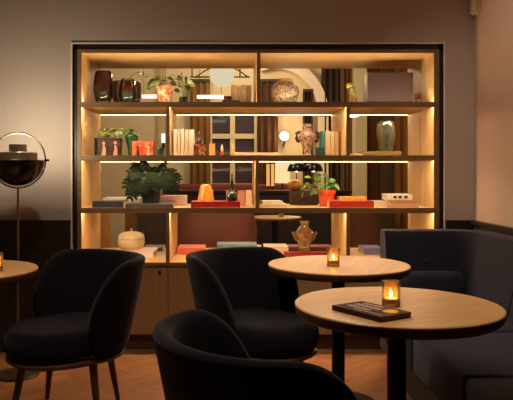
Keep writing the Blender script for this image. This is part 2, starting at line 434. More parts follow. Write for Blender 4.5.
# small one with a flower stem
h = Z(80, Y1) - ZA; r = mm(9.2, Y1)
o = thing('glass_vase', 'short egg-shaped red glass vase with teal base holding one flower stem', 'vase', at(127.6, Y1, ZA), 0, 'art glass vases on the top shelf')
part('vase_body', lathe(nb(), smoothprof([(0, 0), (r*.5, 0), (r*.85, h*.16), (r, h*.42), (r*.92, h*.75), (r*.72, h), (r*.62, h), (r*.6, h*.6), (0, h*.3)]), 40), thin_glass('clear_teal_glass', (238, 232, 226), .05, (190, 170, 160)), o)
part('core', lathe(nb(), smoothprof([(0, h*.2), (r*.45, h*.25), (r*.66, h*.5), (r*.6, h*.85), (r*.5, h*.98), (0, h*.98)]), 32), grad_glass('red_teal_core', [(0, (20, 160, 130)), (.3, (50, 110, 84)), (.5, (140, 36, 24)), (1, (128, 34, 22))], h*.2, h, .15), o)
o2 = thing('flower_stem', 'thin bent brown stem with a white blossom, leaning from the short red vase', 'flower', at(128, Y1, ZA + h * .99))
x1_, z1_ = X(143, Y1) - X(128, Y1), Z(72, Y1) - ZA - h
part('stem', tube(nb(), [(0, 0, 0), (x1_*.2, 0, z1_*.55), (x1_*.55, 0, z1_*.95), (x1_, 0, z1_)], .0022, 6), plain('stem_brown', (74, 62, 36), .6), o2)
bm = nb()
for k in range(8): leaf(bm, (x1_, 0, z1_ - .004), (x1_ + .026 * math.cos(k*.785), .02 * math.sin(k*.785), z1_ + .014 * math.sin(k * 1.7) + .004), .024, .1)
part('blossom', bm, plain('petal_white', (250, 240, 225), .6), o2)
part('bud', tube(nb(), [(x1_ + .004, -.004, z1_), (x1_ + .006, -.006, z1_ - .028)], [.004, .0025], 8), plain('bud_dark', (52, 30, 18), .6), o2)
# lilac glass bowl behind
Yv = 4.9; h = Z(83, Yv) - ZA; r = mm(15, Yv)
o = thing('glass_bowl', 'pale lilac glass bowl half hidden behind the short red vase', 'bowl', at(126.5, Yv, ZA))
part('bowl_body', lathe(nb(), smoothprof([(0, 0), (r*.6, 0), (r*.9, h*.3), (r, h*.7), (r*.96, h), (r*.92, h), (r*.94, h*.7), (r*.8, h*.3), (0, h*.06)]), 40), thin_glass('lilac_glass', (238, 214, 220), .3, (206, 176, 184)), o)
part('bowl_rim', tube(nb(), [(r*.94*math.cos(k*PI/18), r*.94*math.sin(k*PI/18), h) for k in range(36)], .003, 6, True), thin_glass('lilac_glass', (238, 214, 220), .3, (206, 176, 184)), o)
# plant in marbled pot
Yp = 4.60
o = thing('potted_plant', 'leafy trailing plant in a marbled orange and white pot on the top shelf', 'plant', at(164.5, Yp, ZA))
h = Z(86.5, Yp) - ZA; r = mm(8.6, Yp)
part('pot', lathe(nb(), [(0, 0), (r*.78, 0), (r*.98, h*.94), (r*1.0, h), (r*.9, h), (r*.88, h*.9), (0, h*.88)], 32), floral('marbled_pot', (226, 150, 100), [(244, 214, 180), (196, 96, 52)], 22, .52, .5), o)
part('soil', lathe(nb(), [(0, h*.9), (r*.88, h*.9), (0, h*.93)], 24), plain('soil', (46, 32, 22), .95), o)
bm = nb(); st = nb(); rnd = random.Random(3)
for k, (dx, dz, s, sd) in enumerate([(-15, -14, 10, -1), (-10, -10, 10, -1), (-17, -4, 8, -1), (-5, -13, 9, -1), (2, -13, 10, 1), (8, -11, 10, 1), (14, -5, 11, 1), (5, -6, 9, 1), (-8, -4, 9, -1), (12, -16, 9, 1), (20, -1, 9, 1), (19, 3, 8, 1), (-13, 0, 8, -1), (9, 4, 8, 1), (1, -9, 9, -1), (16, 0, 9, 1), (-2, -3, 9, -1), (24, -4, 9, 1)]):
    p = Vector((mm(dx, Yp), rnd.uniform(-.07, .07), h + mm(-dz * .9, Yp) * .75))
    tube(st, [(0, 0, h*.9), (p.x*.5, p.y*.5, max(h, p.z)+.012), tuple(p)], .0014, 5)
    s_ = mm(s, Yp); leaf(bm, p, p + Vector((sd * s_ * .8, rnd.uniform(-.5, .2)*s_, rnd.uniform(-.5, .3)*s_)), s_ * .75, .35, rnd.uniform(-1.2, 1.2))
part('foliage', bm, floral('variegated_leaf', (104, 128, 62), [(170, 184, 112), (60, 92, 40)], 40, .52, .5), o)
part('stems', st, plain('stem_green', (96, 110, 56), .6), o)
# upright plant with large pale leaf beside it
Yq = 4.74
o = thing('potted_plant', 'small plant with round pale leaves in a grey-green glass jar, top shelf', 'plant', at(183.5, Yq, ZA))
h = Z(97, Yq) - ZA; r = mm(4.6, Yq)
part('pot', lathe(nb(), [(0, 0), (r*.85, 0), (r, h*.5), (r*.95, h), (r*.85, h), (r*.85, h*.4), (0, h*.3)], 24), glass('grey_green_glass', (150, 170, 140), .1), o)
bm = nb(); st = nb()
for dx, z, s, a in ((6.5, 88, 12, .2), (5, 95, 8, .9), (-3, 84, 9, 2.8), (-1, 76, 9, 1.2), (3, 80, 8, .5)):
    p = Vector((mm(dx, Yq), -.02, Z(z, Yq) - ZA)); tube(st, [(0, 0, h*.6), (p.x*.4, -.01, p.z*.7), tuple(p)], .0015, 5); s_ = mm(s, Yq)
    leaf(bm, p + Vector((0, 0, s_*.45)), p + Vector((math.cos(a)*.004, -.006, -s_*.55)), s_*.7, 0, R(88), heart=.6)
part('foliage', bm, plain('pale_leaf', (150, 176, 98), .5, 0, .5, .25, 50), o); part('stems', st, plain('stem_green', (96, 110, 56), .6), o)
# books of row one
g1 = 'upright books on the top shelf'
for i, (a, b, t, c, lb) in enumerate([(231, 236.5, 85, (226, 196, 158), 'upright tan book, first of the row left of the top shelf divider'), (237, 241, 86, (206, 186, 150), 'upright beige book, second of the row left of the top shelf divider'),
        (241.4, 246, 84.5, (226, 204, 166), 'upright cream book, third of the row left of the top shelf divider'), (246.4, 251.5, 85.5, (192, 150, 108), 'upright brown-beige book touching the top shelf divider')]):
    upright(lb, a, b, 4.78, ZA, t, c, .17, g1)
book('dark green book lying flat in front of the top shelf upright books', 222, 240, 4.55, ZA, mm(4.2, 4.55), .14, (30, 50, 46))
o = thing('small_box', 'small red-brown wooden box behind the dark green book, top shelf', 'box', at(227.5, 4.78, ZA))
part('box_base', box(nb(), -.027, .027, -.02, .05, 0, .06, .002), wood('red_brown_wood', (96, 44, 28), (120, 58, 36), 0), o); part('box_lid', box(nb(), -.029, .029, -.022, .052, .06, .085, .003), wood('red_brown_wood', (96, 44, 28), (120, 58, 36), 0), o)
# ginger jar
Yg = 4.66; h = Z(79, Yg) - ZA; r = mm(14, Yg)
o = thing('ginger_jar', 'round white ceramic jar painted with purple and green flowers, top shelf', 'jar', at(285, Yg, ZA))
part('jar_body', lathe(nb(), smoothprof([(0, 0), (r*.62, 0), (r*.8, h*.15), (r*.96, h*.38), (r, h*.52), (r*.92, h*.7), (r*.66, h*.84), (r*.5, h*.88), (0, h*.88)]), 48), floral('flower_glaze', (214, 204, 178), [(128, 132, 88), (84, 74, 104), (164, 132, 106)], 40, .54), o)
part('rim', lathe(nb(), [(r*.48, h*.86), (r*.53, h*.87), (r*.56, h*.97), (r*.52, h), (r*.42, h), (r*.42, h*.88)], 40), plain('tan_glaze', (206, 160, 116), .4), o)
# parrot figurine
Yb = 4.62
o = thing('bird_figurine', 'yellow-green parrot figurine perched on a stump, top shelf right', 'figurine', at(352.5, Yb, ZA))
u = mm(1.06, Yb)
part('stump', lathe(nb(), smoothprof([(0, 0), (5*u, 0), (4*u, 3*u), (3.4*u, 8*u), (2.6*u, 10*u), (0, 10.2*u)]), 20, ribs=5, ramp=.08), plain('stump_clay', (150, 112, 80), .6, 0, .4, .3, 60), o)
bm = nb(); tube(bm, [(3.6*u, 0, 3*u), (2.6*u, 0, 7*u), (.8*u, 0, 11*u), (-1.6*u, 0, 15.5*u), (-2.8*u, 0, 18.5*u)], [.8*u, 2.6*u, 4.3*u, 4.1*u, 2.4*u], 14)
part('body', bm, floral('parrot_body', (120, 130, 92), [(86, 96, 100), (150, 160, 60)], 60, .5), o, sub=1)
part('head', ball(nb(), (-3*u, 0, 18.7*u), 3.0*u), plain('parrot_yellow', (196, 176, 62), .4), o)
part('beak', tube(nb(), [(-5*u, 0, 19*u), (-6.4*u, 0, 18.2*u), (-6.5*u, 0, 16.9*u)], [1.0*u, .7*u, .15*u], 8), plain('beak_dark', (70, 56, 44), .4), o)
bm = nb(); leaf(bm, (-1*u, -2.9*u, 15*u), (3.6*u, -2.2*u, 3*u), 4.2*u, 0, R(80)); part('wing', bm, plain('wing_blue_grey', (88, 104, 98), .5), o)
# mauve speaker
Ys = 4.60
o = thing('speaker_box', 'large mauve metallic box standing on the top shelf at the right', 'box', at(390, Ys, ZA), R(-3))
wd = mm(46, Ys); h = Z(72.3, Ys) - ZA
part('box_body', box(nb(), -wd/2, wd/2, -.012, .13, .0, .02, .004) if False else box(box(nb(), -wd/2, wd/2, 0, .13, .004, h, .006), -wd/2, wd/2, -.014, .05, 0, .02, .004), plain('mauve_shell', (178, 160, 158), .45, .3), o)
part('front_panel', box(nb(), -wd/2 + .003, wd/2 - .003, -.012, .001, .022, h - .003, .004), plain('mauve_panel', (88, 72, 74), .5, .3, .5, .03), o)
part('back_box', box(nb(), -wd*.47, wd*.30, .135, .22, 0, h * 1.03, .003), plain('box_dark', (56, 42, 34), .6), o)
o = thing('wooden_figure', 'small amber wooden figure right of the mauve box on the top shelf', 'figurine', at(418.5, 4.74, ZA))
bm = nb(); box(bm, -.03, .026, -.02, .02, .06, .105, .008); box(bm, .005, .03, -.018, .018, .09, .135, .008); amw = wood('amber_wood', (170, 104, 46), (196, 128, 64), 0)
part('body', bm, amw, o)
for lx in (-.022, .018): part('leg', box(nb(), lx - .009, lx + .009, -.016, .016, 0, .065, .003), amw, o)

# ================================================================== SECOND SHELF
o = thing('painted_box', 'dark box painted with two pale figures, second shelf far left', 'box', at(107.5, 4.56, ZB), R(4))
wd, h = mm(26, 4.56), Z(138, 4.56) - ZB
part('box_body', box(nb(), -wd/2, wd/2, 0, .09, 0, h - .012, .002), floral('dark_paint', (44, 24, 20), [(84, 44, 32), (30, 18, 24)], 30, .5, .5), o)
part('box_lid', box(nb(), -wd/2 - .002, wd/2 + .002, -.002, .092, h - .012, h, .002), plain('dark_lid', (40, 26, 20), .5), o)
skin = plain('painted_skin', (206, 150, 120), .6, 0, .3, .2, 80)
for fx, s in ((-.028, 1), (.052, 1.05)):
    bm = nb(); tube(bm, [(fx, -.001, .004), (fx + .006, -.001, .05*s), (fx, -.001, .075*s)], [.016, .011, .006], 10); ball(bm, (fx + .001, -.002, .09*s), .011)
    for v in bm.verts: v.co.y = -.0005 + (v.co.y + .001) * .12
    part('painted_figure', bm, skin, o)
o = thing('potted_plant', 'light green trailing plant behind the dark painted box, second shelf', 'plant', at(116, 4.74, ZB))
part('pot', lathe(nb(), [(0, 0), (.04, 0), (.055, .09), (.05, .09), (.04, .08), (0, .08)], 24), plain('pot_cream', (200, 190, 164), .5), o)
bm = nb(); scatter_leaves(bm, 84, (-.01, -.04, .135), (.11, .06, .075), .044, 5, .5, .1)
part('foliage', bm, plain('light_leaf', (168, 192, 122), .5, 0, .5, .3, 40), o)
# green vase
Yg = 4.66; h = Z(129.3, Yg) - ZB; r = mm(6.7, Yg)
o = thing('glass_vase', 'dark green shouldered vase with narrow neck, second shelf between two painted boxes', 'vase', at(131.6, Yg, ZB))
part('vase_body', lathe(nb(), smoothprof([(0, 0), (r*.55, 0), (r*.5, h*.08), (r*.62, h*.35), (r*.98, h*.65), (r*.95, h*.78), (r*.45, h*.86), (r*.3, h*.9), (r*.32, h*.95)]), 40), plain('green_glaze', (24, 84, 44), .12, 0, .6, .25, 20, coat=.6), o)
part('lip', lathe(nb(), [(r*.28, h*.94), (r*.42, h*.96), (r*.42, h), (r*.25, h), (r*.22, h*.94)], 32), plain('green_glaze', (24, 84, 44), .12), o)
# orange box
Yo = 4.55; wd, h = mm(21, Yo), Z(141, Yo) - ZB
o = thing('painted_box', 'orange box with white corners and small figures, second shelf left', 'box', at(142.8, Yo, ZB), R(-3))
part('box_body', box(nb(), -wd/2, wd/2, 0, .08, 0, h, .002), floral('orange_print', (206, 84, 36), [(228, 140, 84), (190, 60, 30)], 30, .52, .55), o)
part('side_label', box(nb(), -wd/2 - .001, -wd/2 + .022, -.0012, .081, .001, h - .001), plain('label_peach', (222, 120, 76), .6), o, smooth=False)
for fx, col in ((-.035, (40, 24, 22)), (.04, (236, 214, 190))):
    bm = nb(); tube(bm, [(fx, -.001, .004), (fx, -.001, .04), (fx, -.001, .052)], [.013, .009, .005], 10); ball(bm, (fx, -.002, .062), .009)
    for v in bm.verts: v.co.y = -.0008 + (v.co.y + .001) * .1
    part('painted_figure', bm, plain('fig_%d' % col[0], col, .6), o)
# teal cup
o = thing('cup', 'small dark teal glass cup between the orange box and the white books', 'cup', at(160.2, 4.55, ZB)); r = mm(3.5, 4.55); h = Z(148, 4.55) - ZB
part('cup_body', lathe(nb(), [(0, 0), (r*.8, 0), (r, h*.3), (r, h), (r*.88, h), (r*.86, h*.3), (0, h*.2)], 24), plain('teal_glass', (26, 62, 66), .15, 0, .6), o)
part('rim', tube(nb(), [(r*.94*math.cos(k*PI/12), r*.94*math.sin(k*PI/12), h) for k in range(24)], .002, 6, True), plain('teal_rim', (60, 104, 104), .2), o)
g2 = 'cream books on the second shelf, left group'
for i, (a, b, t) in enumerate([(173.4, 177, 129.4), (177.2, 180.6, 129.8), (180.8, 184.6, 129.2), (184.8, 188.8, 129.8), (189, 193.8, 129.4)]):
    upright(['cream upright book, first of five right of the second shelf divider', 'cream upright book, second of five right of the second shelf divider', 'ivory upright book in the middle of the five on the second shelf',
             'cream upright book, fourth of five right of the second shelf divider', 'ivory upright book, last of five, beside the purple glass'][i], a, b, 4.56, ZB, t, [(240, 228, 202), (232, 216, 186), (244, 232, 208), (234, 218, 186), (242, 230, 206)][i], .16, g2)
o = thing('glass_vase', 'purple speckled round glass vase behind the cream books, second shelf', 'vase', at(196.3, 4.84, ZB)); r = mm(6.5, 4.84); h = Z(131, 4.84) - ZB
part('vase_body', lathe(nb(), smoothprof([(0, 0), (r*.7, 0), (r, h*.4), (r*.9, h*.75), (r*.5, h*.97), (r*.4, h*.97), (0, h*.9)]), 32), floral('purple_speckle', (112, 84, 96), [(150, 126, 130), (80, 54, 74)], 40, .5), o)
part('lip', lathe(nb(), [(r*.38, h*.95), (r*.48, h*.96), (r*.48, h), (r*.36, h)], 24), plain('purple_lip', (120, 92, 104), .3), o)
o = thing('tumbler', 'brown striped glass tumbler on the second shelf beside the cream books', 'tumbler', at(199.6, 4.58, ZB)); r = mm(6.3, 4.58); h = Z(144, 4.58) - ZB
part('glass_wall', lathe(nb(), [(0, 0), (r*.94, 0), (r, h*.05), (r, h), (r*.93, h), (r*.9, h*.1), (0, h*.08)], 32), floral('brown_stripes', (150, 92, 60), [(196, 140, 100), (110, 60, 40)], 22, .5, .15), o)
part('candle', lathe(nb(), [(0, h*.1), (r*.86, h*.1), (r*.86, h*.6), (0, h*.6)], 24), plain('wax', (230, 210, 170), .6), o)
o = thing('wooden_block', 'pale wooden block standing beside the brown striped tumbler, second shelf', 'block', at(212, 4.58, ZB)); wd = mm(5.8, 4.58); h = Z(144, 4.58) - ZB
part('block_body', box(nb(), -wd/2, wd/2, 0, .05, 0, h, .002), OAK_Z, o); part('block_cap', box(nb(), -wd/2, wd/2, 0, .05, h, h + .003, .001), plain('block_top', (196, 150, 96), .5), o)
for px, c1, c2, lb in ((222, (190, 50, 30), (236, 220, 190), 'tiny red-footed white figurine standing before the far window, second shelf'), (232.4, (216, 170, 40), (214, 190, 90), 'tiny yellow figurine right of the red-footed one, second shelf')):
    o = thing('figurine', lb, 'figurine', at(px, 4.62, ZB))
    part('foot', lathe(nb(), [(0, 0), (.009, 0), (.011, .02), (.008, .035), (0, .035)], 16), plain('fig_foot_%d' % c1[0], c1, .4), o)
    part('torso', lathe(nb(), smoothprof([(0, .033), (.008, .036), (.0105, .055), (.006, .07), (.007, .078), (0, .085)]), 16), plain('fig_top_%d' % c2[2], c2, .4), o)
book('flat white open-edged booklet lying on the second shelf in front of the far window', 235, 281, 4.52, ZB, mm(3.6, 4.52), .16, (240, 222, 186))
# two-handled vase
Yv = 4.64; h = Z(124, Yv) - ZB; u = mm(1, Yv)
o = thing('handled_vase', 'cream and brown painted urn with two dark purple handles, second shelf', 'vase', at(307.5, Yv, ZB))
part('vase_body', lathe(nb(), smoothprof([(0, 0), (5*u, 0), (4.6*u, 1.6*u), (3.4*u, 4*u), (5*u, 10*u), (8.2*u, 19*u), (7.6*u, 24*u), (4.8*u, 27*u), (3.7*u, 28.6*u), (4.6*u, 30.6*u), (4.2*u, h), (3*u, h), (2.8*u, h*.9), (0, h*.88)]), 40),
     floral('brown_urn', (186, 164, 148), [(140, 112, 104), (92, 68, 76), (120, 90, 80)], 50, .53), o)
for s in (-1, 1):
    part('handle', tube(nb(), [(s*7.4*u, 0, 15*u), (s*9.8*u, 0, 15.5*u), (s*11*u, 0, 19*u), (s*11.2*u, 0, 22.4*u), (s*9*u, 0, 24*u), (s*6.4*u, 0, 24.4*u)], [1.6*u, 1.9*u, 2*u, 1.9*u, 1.6*u, 1.2*u], 10), plain('purple_glaze', (74, 36, 52), .25), o)
g3 = 'upright books on the second shelf, right group'
upright('teal upright book with coloured spine, right of the two-handled urn', 321, 325.4, 4.66, ZB, 131, (66, 150, 150), .14, g3)
upright('short dark green book below the teal one, right of the two-handled urn', 316.4, 325.2, 4.58, ZB, 147.5, (28, 74, 56), .06, g3)
for a, b, t, c, lb in ((325.8, 330.4, 131, (232, 206, 160), 'cream upright book right of the teal book, second shelf'), (330.7, 334.4, 131.6, (222, 192, 146), 'beige upright book, second in from the right divider, second shelf'), (334.7, 338.6, 131.4, (206, 172, 124), 'tan upright book nearest the right divider, second shelf')):
    upright(lb, a, b, 4.62, ZB, t, c, .16, g3)
# silver glass vase on green box
o = book('olive green flat box under the silver glass vase, second shelf right', 362, 402, 4.50, ZB, mm(4.6, 4.5), .2, (152, 136, 72), name='flat_box', pages=False, cat='box')
zz = ZB + mm(4.6, 4.5)
Yv = 4.60; h = Z(121, Yv) - zz; r = mm(9.6, Yv)
o = thing('glass_vase', 'clear silvery ribbed glass vase standing on the olive green box', 'vase', at(386, Yv, zz))
gs = thin_glass('smoke_glass', (216, 220, 200), .26, (200, 202, 176), .5)
part('vase_body', lathe(nb(), smoothprof([(0, 0), (r*.62, 0), (r*.7, h*.1), (r*.95, h*.5), (r, h*.72), (r*.86, h*.93), (r*.72, h), (r*.6, h), (r*.66, h*.9), (r*.76, h*.7), (r*.6, h*.3), (0, h*.2)]), 48, ribs=12, ramp=.03), gs, o)
part('core', lathe(nb(), smoothprof([(0, h*.16), (r*.4, h*.2), (r*.6, h*.55), (r*.5, h*.82), (0, h*.92)]), 60, ribs=10, ramp=.12), plain('silver_core', (112, 118, 92), .25, .4), o)
book('thin white booklet lying left of the olive green box, second shelf', 350.5, 363, 4.50, ZB, mm(2.4, 4.5), .16, (240, 226, 196))

# ================================================================== THIRD SHELF
book('dark slate-coloured thick book lying at the left end of the third shelf', 92.3, 123.5, 4.44, ZC, mm(6.4, 4.44), .2, (54, 56, 66))
book('white book lying behind the slate book, third shelf left', 103, 140.5, 4.68, ZC, mm(8, 4.68), .22, (238, 226, 210))
book('wide flat grey-brown book under the large-leaved plant, third shelf', 125.5, 173, 4.43, ZC, mm(3.6, 4.43), .3, (86, 76, 72))
book('pale pink book lying right of the large-leaved plant, third shelf', 161.5, 186, 4.76, ZC, mm(9.5, 4.76), .2, (232, 188, 168))
# monstera
Ym = 4.6; zb = ZC + mm(3.6, 4.43)
o = thing('potted_plant', 'large-leaved split-leaf plant in a dark pot standing on the grey-brown book', 'plant', at(151, Ym, zb))
h = Z(190, Ym) - zb; r = mm(10, Ym)
h = max(h, .09)
part('pot', lathe(nb(), [(0, 0), (r*.84, 0), (r, h), (r*.92, h), (r*.88, h*.9), (0, h*.88)], 32), plain('dark_pot', (36, 40, 34), .5), o)
part('soil', lathe(nb(), [(0, h*.9), (r*.88, h*.9), (0, h*.94)], 24), plain('soil', (46, 32, 22), .95), o)
bm = nb(); st = nb(); u = mm(1, Ym)
for dx, py, s, ax, az, dy in ((-20, 180, 15, -.7, -.7, -.05), (-12, 172, 15, -.8, .1, -.07), (-3, 166, 14, -.2, .3, -.03), (8, 167, 14, .3, .2, .03), (18, 172, 14, .9, -.1, -.04), (-18, 190, 13, -.4, -.9, -.08), (-8, 184, 15, -.3, -.9, -.1),
        (3, 178, 15, .1, -.8, -.1), (13, 180, 15, .5, -.8, -.08), (22, 184, 12, .7, -.8, .02), (0, 171, 13, .0, -.6, .06), (-14, 166, 11, -.5, .2, .06), (24, 176, 11, .9, -.4, .08)):
    p = Vector((dx * u * .92, dy, Z(py, Ym) - zb)); tube(st, [(0, 0, h*.85), (p.x*.35, p.y*.4, h + (p.z - h)*.8 + .01), tuple(p)], .0028, 6)
    d = Vector((ax, -.35, az)); nrm = Vector((0, -.75, .65))
    monstera_leaf(bm, p - d.normalized() * s * u * .3, d, s * u * .98, nrm)
part('foliage', bm, plain('dark_leaf', (19, 32, 15), .7, 0, .12, .4, 25), o); part('stems', st, plain('stem_green', (66, 90, 46), .6), o)
# red book with cone and bottle
ZR = ZC + mm(6, 4.43)
book('bright red flat book under the orange cone and green bottle, third shelf', 190.8, 240.2, 4.43, ZC, mm(6, 4.43), .24, (176, 34, 26), pages=True)
Yc = 4.56; h = Z(184, Yc) - ZR; r = mm(8.4, Yc)
o = thing('glass_cone', 'orange blunt cone-shaped glass ornament standing on the red book', 'ornament', at(206, Yc, ZR))
part('cone_body', lathe(nb(), smoothprof([(0, 0), (r*.98, 0), (r, h*.05), (r*.9, h*.35), (r*.72, h*.8), (r*.62, h*.95), (r*.4, h), (0, h)]), 32), plain('orange_glass', (226, 140, 56), .25, 0, .5, .1, 12, coat=.3), o)
part('foot', lathe(nb(), [(0, -.0), (r*1.02, 0), (r*1.02, .006), (0, .006)], 32), plain('orange_foot', (196, 108, 40), .3), o)
Yb = 4.50; zt = Z(173.5, Yb) - ZR; u = mm(1, Yb)
o = thing('bottle', 'round dark green glass bottle with a long thin neck on the red book', 'bottle', at(232, Yb, ZR))
part('bottle_body', lathe(nb(), smoothprof([(0, 0), (3.4*u, 0), (5.8*u, 2.6*u), (5.9*u, 5*u), (4.2*u, 8.6*u), (2.3*u, 11*u), (1.7*u, 16*u), (1.5*u, 20*u), (0, 20.2*u)]), 32), plain('bottle_green', (20, 46, 32), .08, 0, .7, .2, 20, coat=.5), o)
part('stopper', lathe(nb(), smoothprof([(0, 20*u), (1.1*u, 20.4*u), (.8*u, 24*u), (1.0*u, 27*u), (0, zt)]), 20), plain('stopper_green', (30, 58, 36), .2), o)
for a, b, t, c, lb in ((226, 230.5, 190.5, (216, 176, 160), 'upright dusty pink booklet behind the green bottle, third shelf'), (237.5, 245, 190.5, (204, 140, 122), 'upright rose patterned booklet right of the green bottle'), (245.6, 252, 190.2, (234, 208, 176), 'upright cream patterned booklet next to the middle divider, third shelf')):
    x0, x1 = X(a, 4.72), X(b, 4.72)
    o = upright(lb, a, b, 4.72, ZC, t, c, .05, 'booklets standing behind the green bottle')
o = book('cream magazine at the bottom of the pile right of the middle divider, third shelf', 260.5, 286.5, 4.48, ZC, mm(3.4, 4.48), .2, (232, 216, 186))
o = book('cream magazine on top of the pile right of the middle divider, third shelf', 261.5, 282, 4.50, ZC + mm(3.4, 4.48), mm(2.8, 4.5), .18, (222, 202, 170), R(5))
# dark box with gold ball, far side of the shelf
wd = mm(27, 4.8)
o = thing('planter_box', 'dark brown rectangular box at the back of the third shelf, under the golden ball', 'box', at(304.5, 4.82, ZC)); hb = Z(190.5, 4.82) - ZC
part('box_body', box(nb(), -wd/2, wd/2, 0, .16, 0, hb, .003), plain('dark_brown_box', (60, 40, 30), .55), o); part('box_rim', box(nb(), -wd/2 - .002, wd/2 + .002, -.002, .162, hb - .012, hb, .002), plain('dark_brown_rim', (66, 46, 34), .5), o)
r = mm(7.4, 4.9)
o = thing('ball', 'golden ribbed ball resting on the dark brown box, third shelf', 'ornament', at(295, 4.9, ZC + hb))
part('ball_body', ball(nb(), (0, 0, r*.72), r, 1, 1, .76), plain('gold_leaf', (206, 160, 78), .35, .4), o)
part('seam', tube(nb(), [(r*1.003*math.cos(k*PI/18), r*1.003*math.sin(k*PI/18), r*.72) for k in range(36)], .0016, 6, True), plain('gold_seam', (150, 106, 46), .5), o)
# red pot plant
Yp = 4.62; h = Z(190, Yp) - ZC; r = mm(9, Yp)
o = thing('potted_plant', 'bushy green plant in an orange-red clay pot, third shelf', 'plant', at(326.5, Yp, ZC))
part('pot', lathe(nb(), [(0, 0), (r*.76, 0), (r*.9, h*.78), (r*1.0, h*.78), (r*1.02, h), (r*.9, h), (r*.88, h*.9), (0, h*.88)], 32), plain('red_clay', (206, 88, 44), .6), o)
part('soil', lathe(nb(), [(0, h*.9), (r*.88, h*.9), (0, h*.94)], 24), plain('soil', (46, 32, 22), .95), o)
bm = nb(); st = nb(); rnd = random.Random(8)
for k in range(44):
    dx = rnd.uniform(-23, 10); top = 4 + 13 * (1 - ((dx + 5) / 18) ** 2); pz = rnd.uniform(-2, max(1, top)) 
    p = Vector((mm(dx, Yp), rnd.uniform(-.06, .07), h + mm(pz, Yp)))
    tube(st, [(0, 0, h*.9), (p.x*.5, p.y*.5, max(h*1.05, p.z)), tuple(p)], .0013, 5)
    s_ = mm(rnd.uniform(7, 11), Yp); leaf(bm, p, p + Vector((rnd.uniform(-.9, .8)*s_, rnd.uniform(-.8, .1)*s_, rnd.uniform(-.7, .3)*s_)), s_*.55, .3, rnd.uniform(-1, 1))
part('foliage', bm, plain('bush_leaf', (96, 138, 66), .5, 0, .5, .3, 40), o); part('stems', st, plain('stem_green', (96, 110, 56), .6), o)
book('orange-red flat book lying right of the clay pot, third shelf', 329.5, 374, 4.44, ZC, mm(6.6, 4.44), .26, (204, 62, 40))
book('book with a yellow and grey cover lying on the orange-red book', 341, 365.5, 4.52, ZC + mm(6.6, 4.44), mm(3.6, 4.52), .16, (214, 160, 70), R(4))
book('white patterned magazine lying flat behind the orange-red book, third shelf', 366, 388, 4.62, ZC, mm(5, 4.62), .2, (226, 206, 186))
o = book('pinkish book at the bottom of the right-hand pile, third shelf', 387, 419, 4.46, ZC, mm(3.4, 4.46), .22, (214, 164, 134))
o = book('gold-tan book in the middle of the right-hand pile, third shelf', 391, 416.5, 4.48, ZC + mm(3.4, 4.46), mm(3.8, 4.48), .2, (190, 146, 84))
o = book('white and black patterned book on top of the right-hand pile, third shelf', 387.5, 412.5, 4.50, ZC + mm(3.4, 4.46) + mm(3.8, 4.48), mm(5.8, 4.5), .18, (226, 214, 200))
for a in (-.045, -.01, .03): part('cover_mark', box(nb(), a, a + .022, -.0915, -.0895, .012, .030), plain('ink', (50, 44, 46), .7), o, smooth=False)

# ================================================================== WORKTOP
book('pinkish white book under the cream lidded pot, on the worktop', 112, 153.5, 4.62, ZD, .044, .3, (234, 206, 190))
Yk = 4.86; zt = ZD + .044; u = mm(1, Yk)
o = thing('lidded_pot', 'cream pumpkin-shaped ceramic pot with a knobbed lid, on the worktop at left', 'pot', at(131.3, Yk, zt))
cr = plain('cream_ceramic', (236, 222, 184), .5, 0, .4, .06, 40)
part('pot_body', lathe(nb(), smoothprof([(0, 0), (9.5*u, 0), (12.4*u, 2.6*u), (13.3*u, 6.2*u), (13.1*u, 9.2*u), (12.4*u, 9.8*u), (0, 9.8*u)]), 48, ribs=24, ramp=.012), cr, o)
ld = part('lid', lathe(nb(), smoothprof([(12.9*u, 9.6*u), (13.2*u, 10.6*u), (11.8*u, 13.8*u), (7.6*u, 16*u), (2.2*u, 16.6*u), (0, 16.6*u)]), 48, ribs=24, ramp=.012), cr, o)
part('knob', lathe(nb(), smoothprof([(1.6*u, 16.2*u), (1*u, 17.6*u), (1.3*u, 18.8*u), (.5*u, 20*u), (0, 20.2*u)]), 20), cr, ld)
book('grey flat book lying behind and right of the cream lidded pot', 143, 163, 5.02, ZD, mm(4, 5), .2, (104, 98, 100))
book('coral pink box at the left of the worktop books, right of the divider', 177, 204.6, 4.84, ZD, mm(6.2, 4.84), .26, (238, 124, 98), name='flat_box', pages=False, cat='box')
book('thick cream-edged book under the light blue book, on the worktop', 217.5, 262.5, 4.84, ZD, mm(6, 4.84), .26, (222, 196, 168))
book('light blue book on top of the thick cream-edged book, on the worktop', 217, 257, 4.87, ZD + mm(6, 4.84), mm(3.4, 4.87), .2, (132, 158, 168))
book('cream book lying right of the light blue book, on the worktop', 264.5, 288.5, 4.86, ZD, mm(7, 4.86), .24, (236, 212, 172))
book('dark red flat book lying behind the crystal vase, on the worktop', 287, 333, 5.03, ZD, mm(4.4, 5), .2, (120, 44, 38))
book('crimson flat book lying under the front table edge, before the crystal vase', 284, 328, 4.69, ZD, mm(4.6, 4.6), .07, (126, 26, 26))
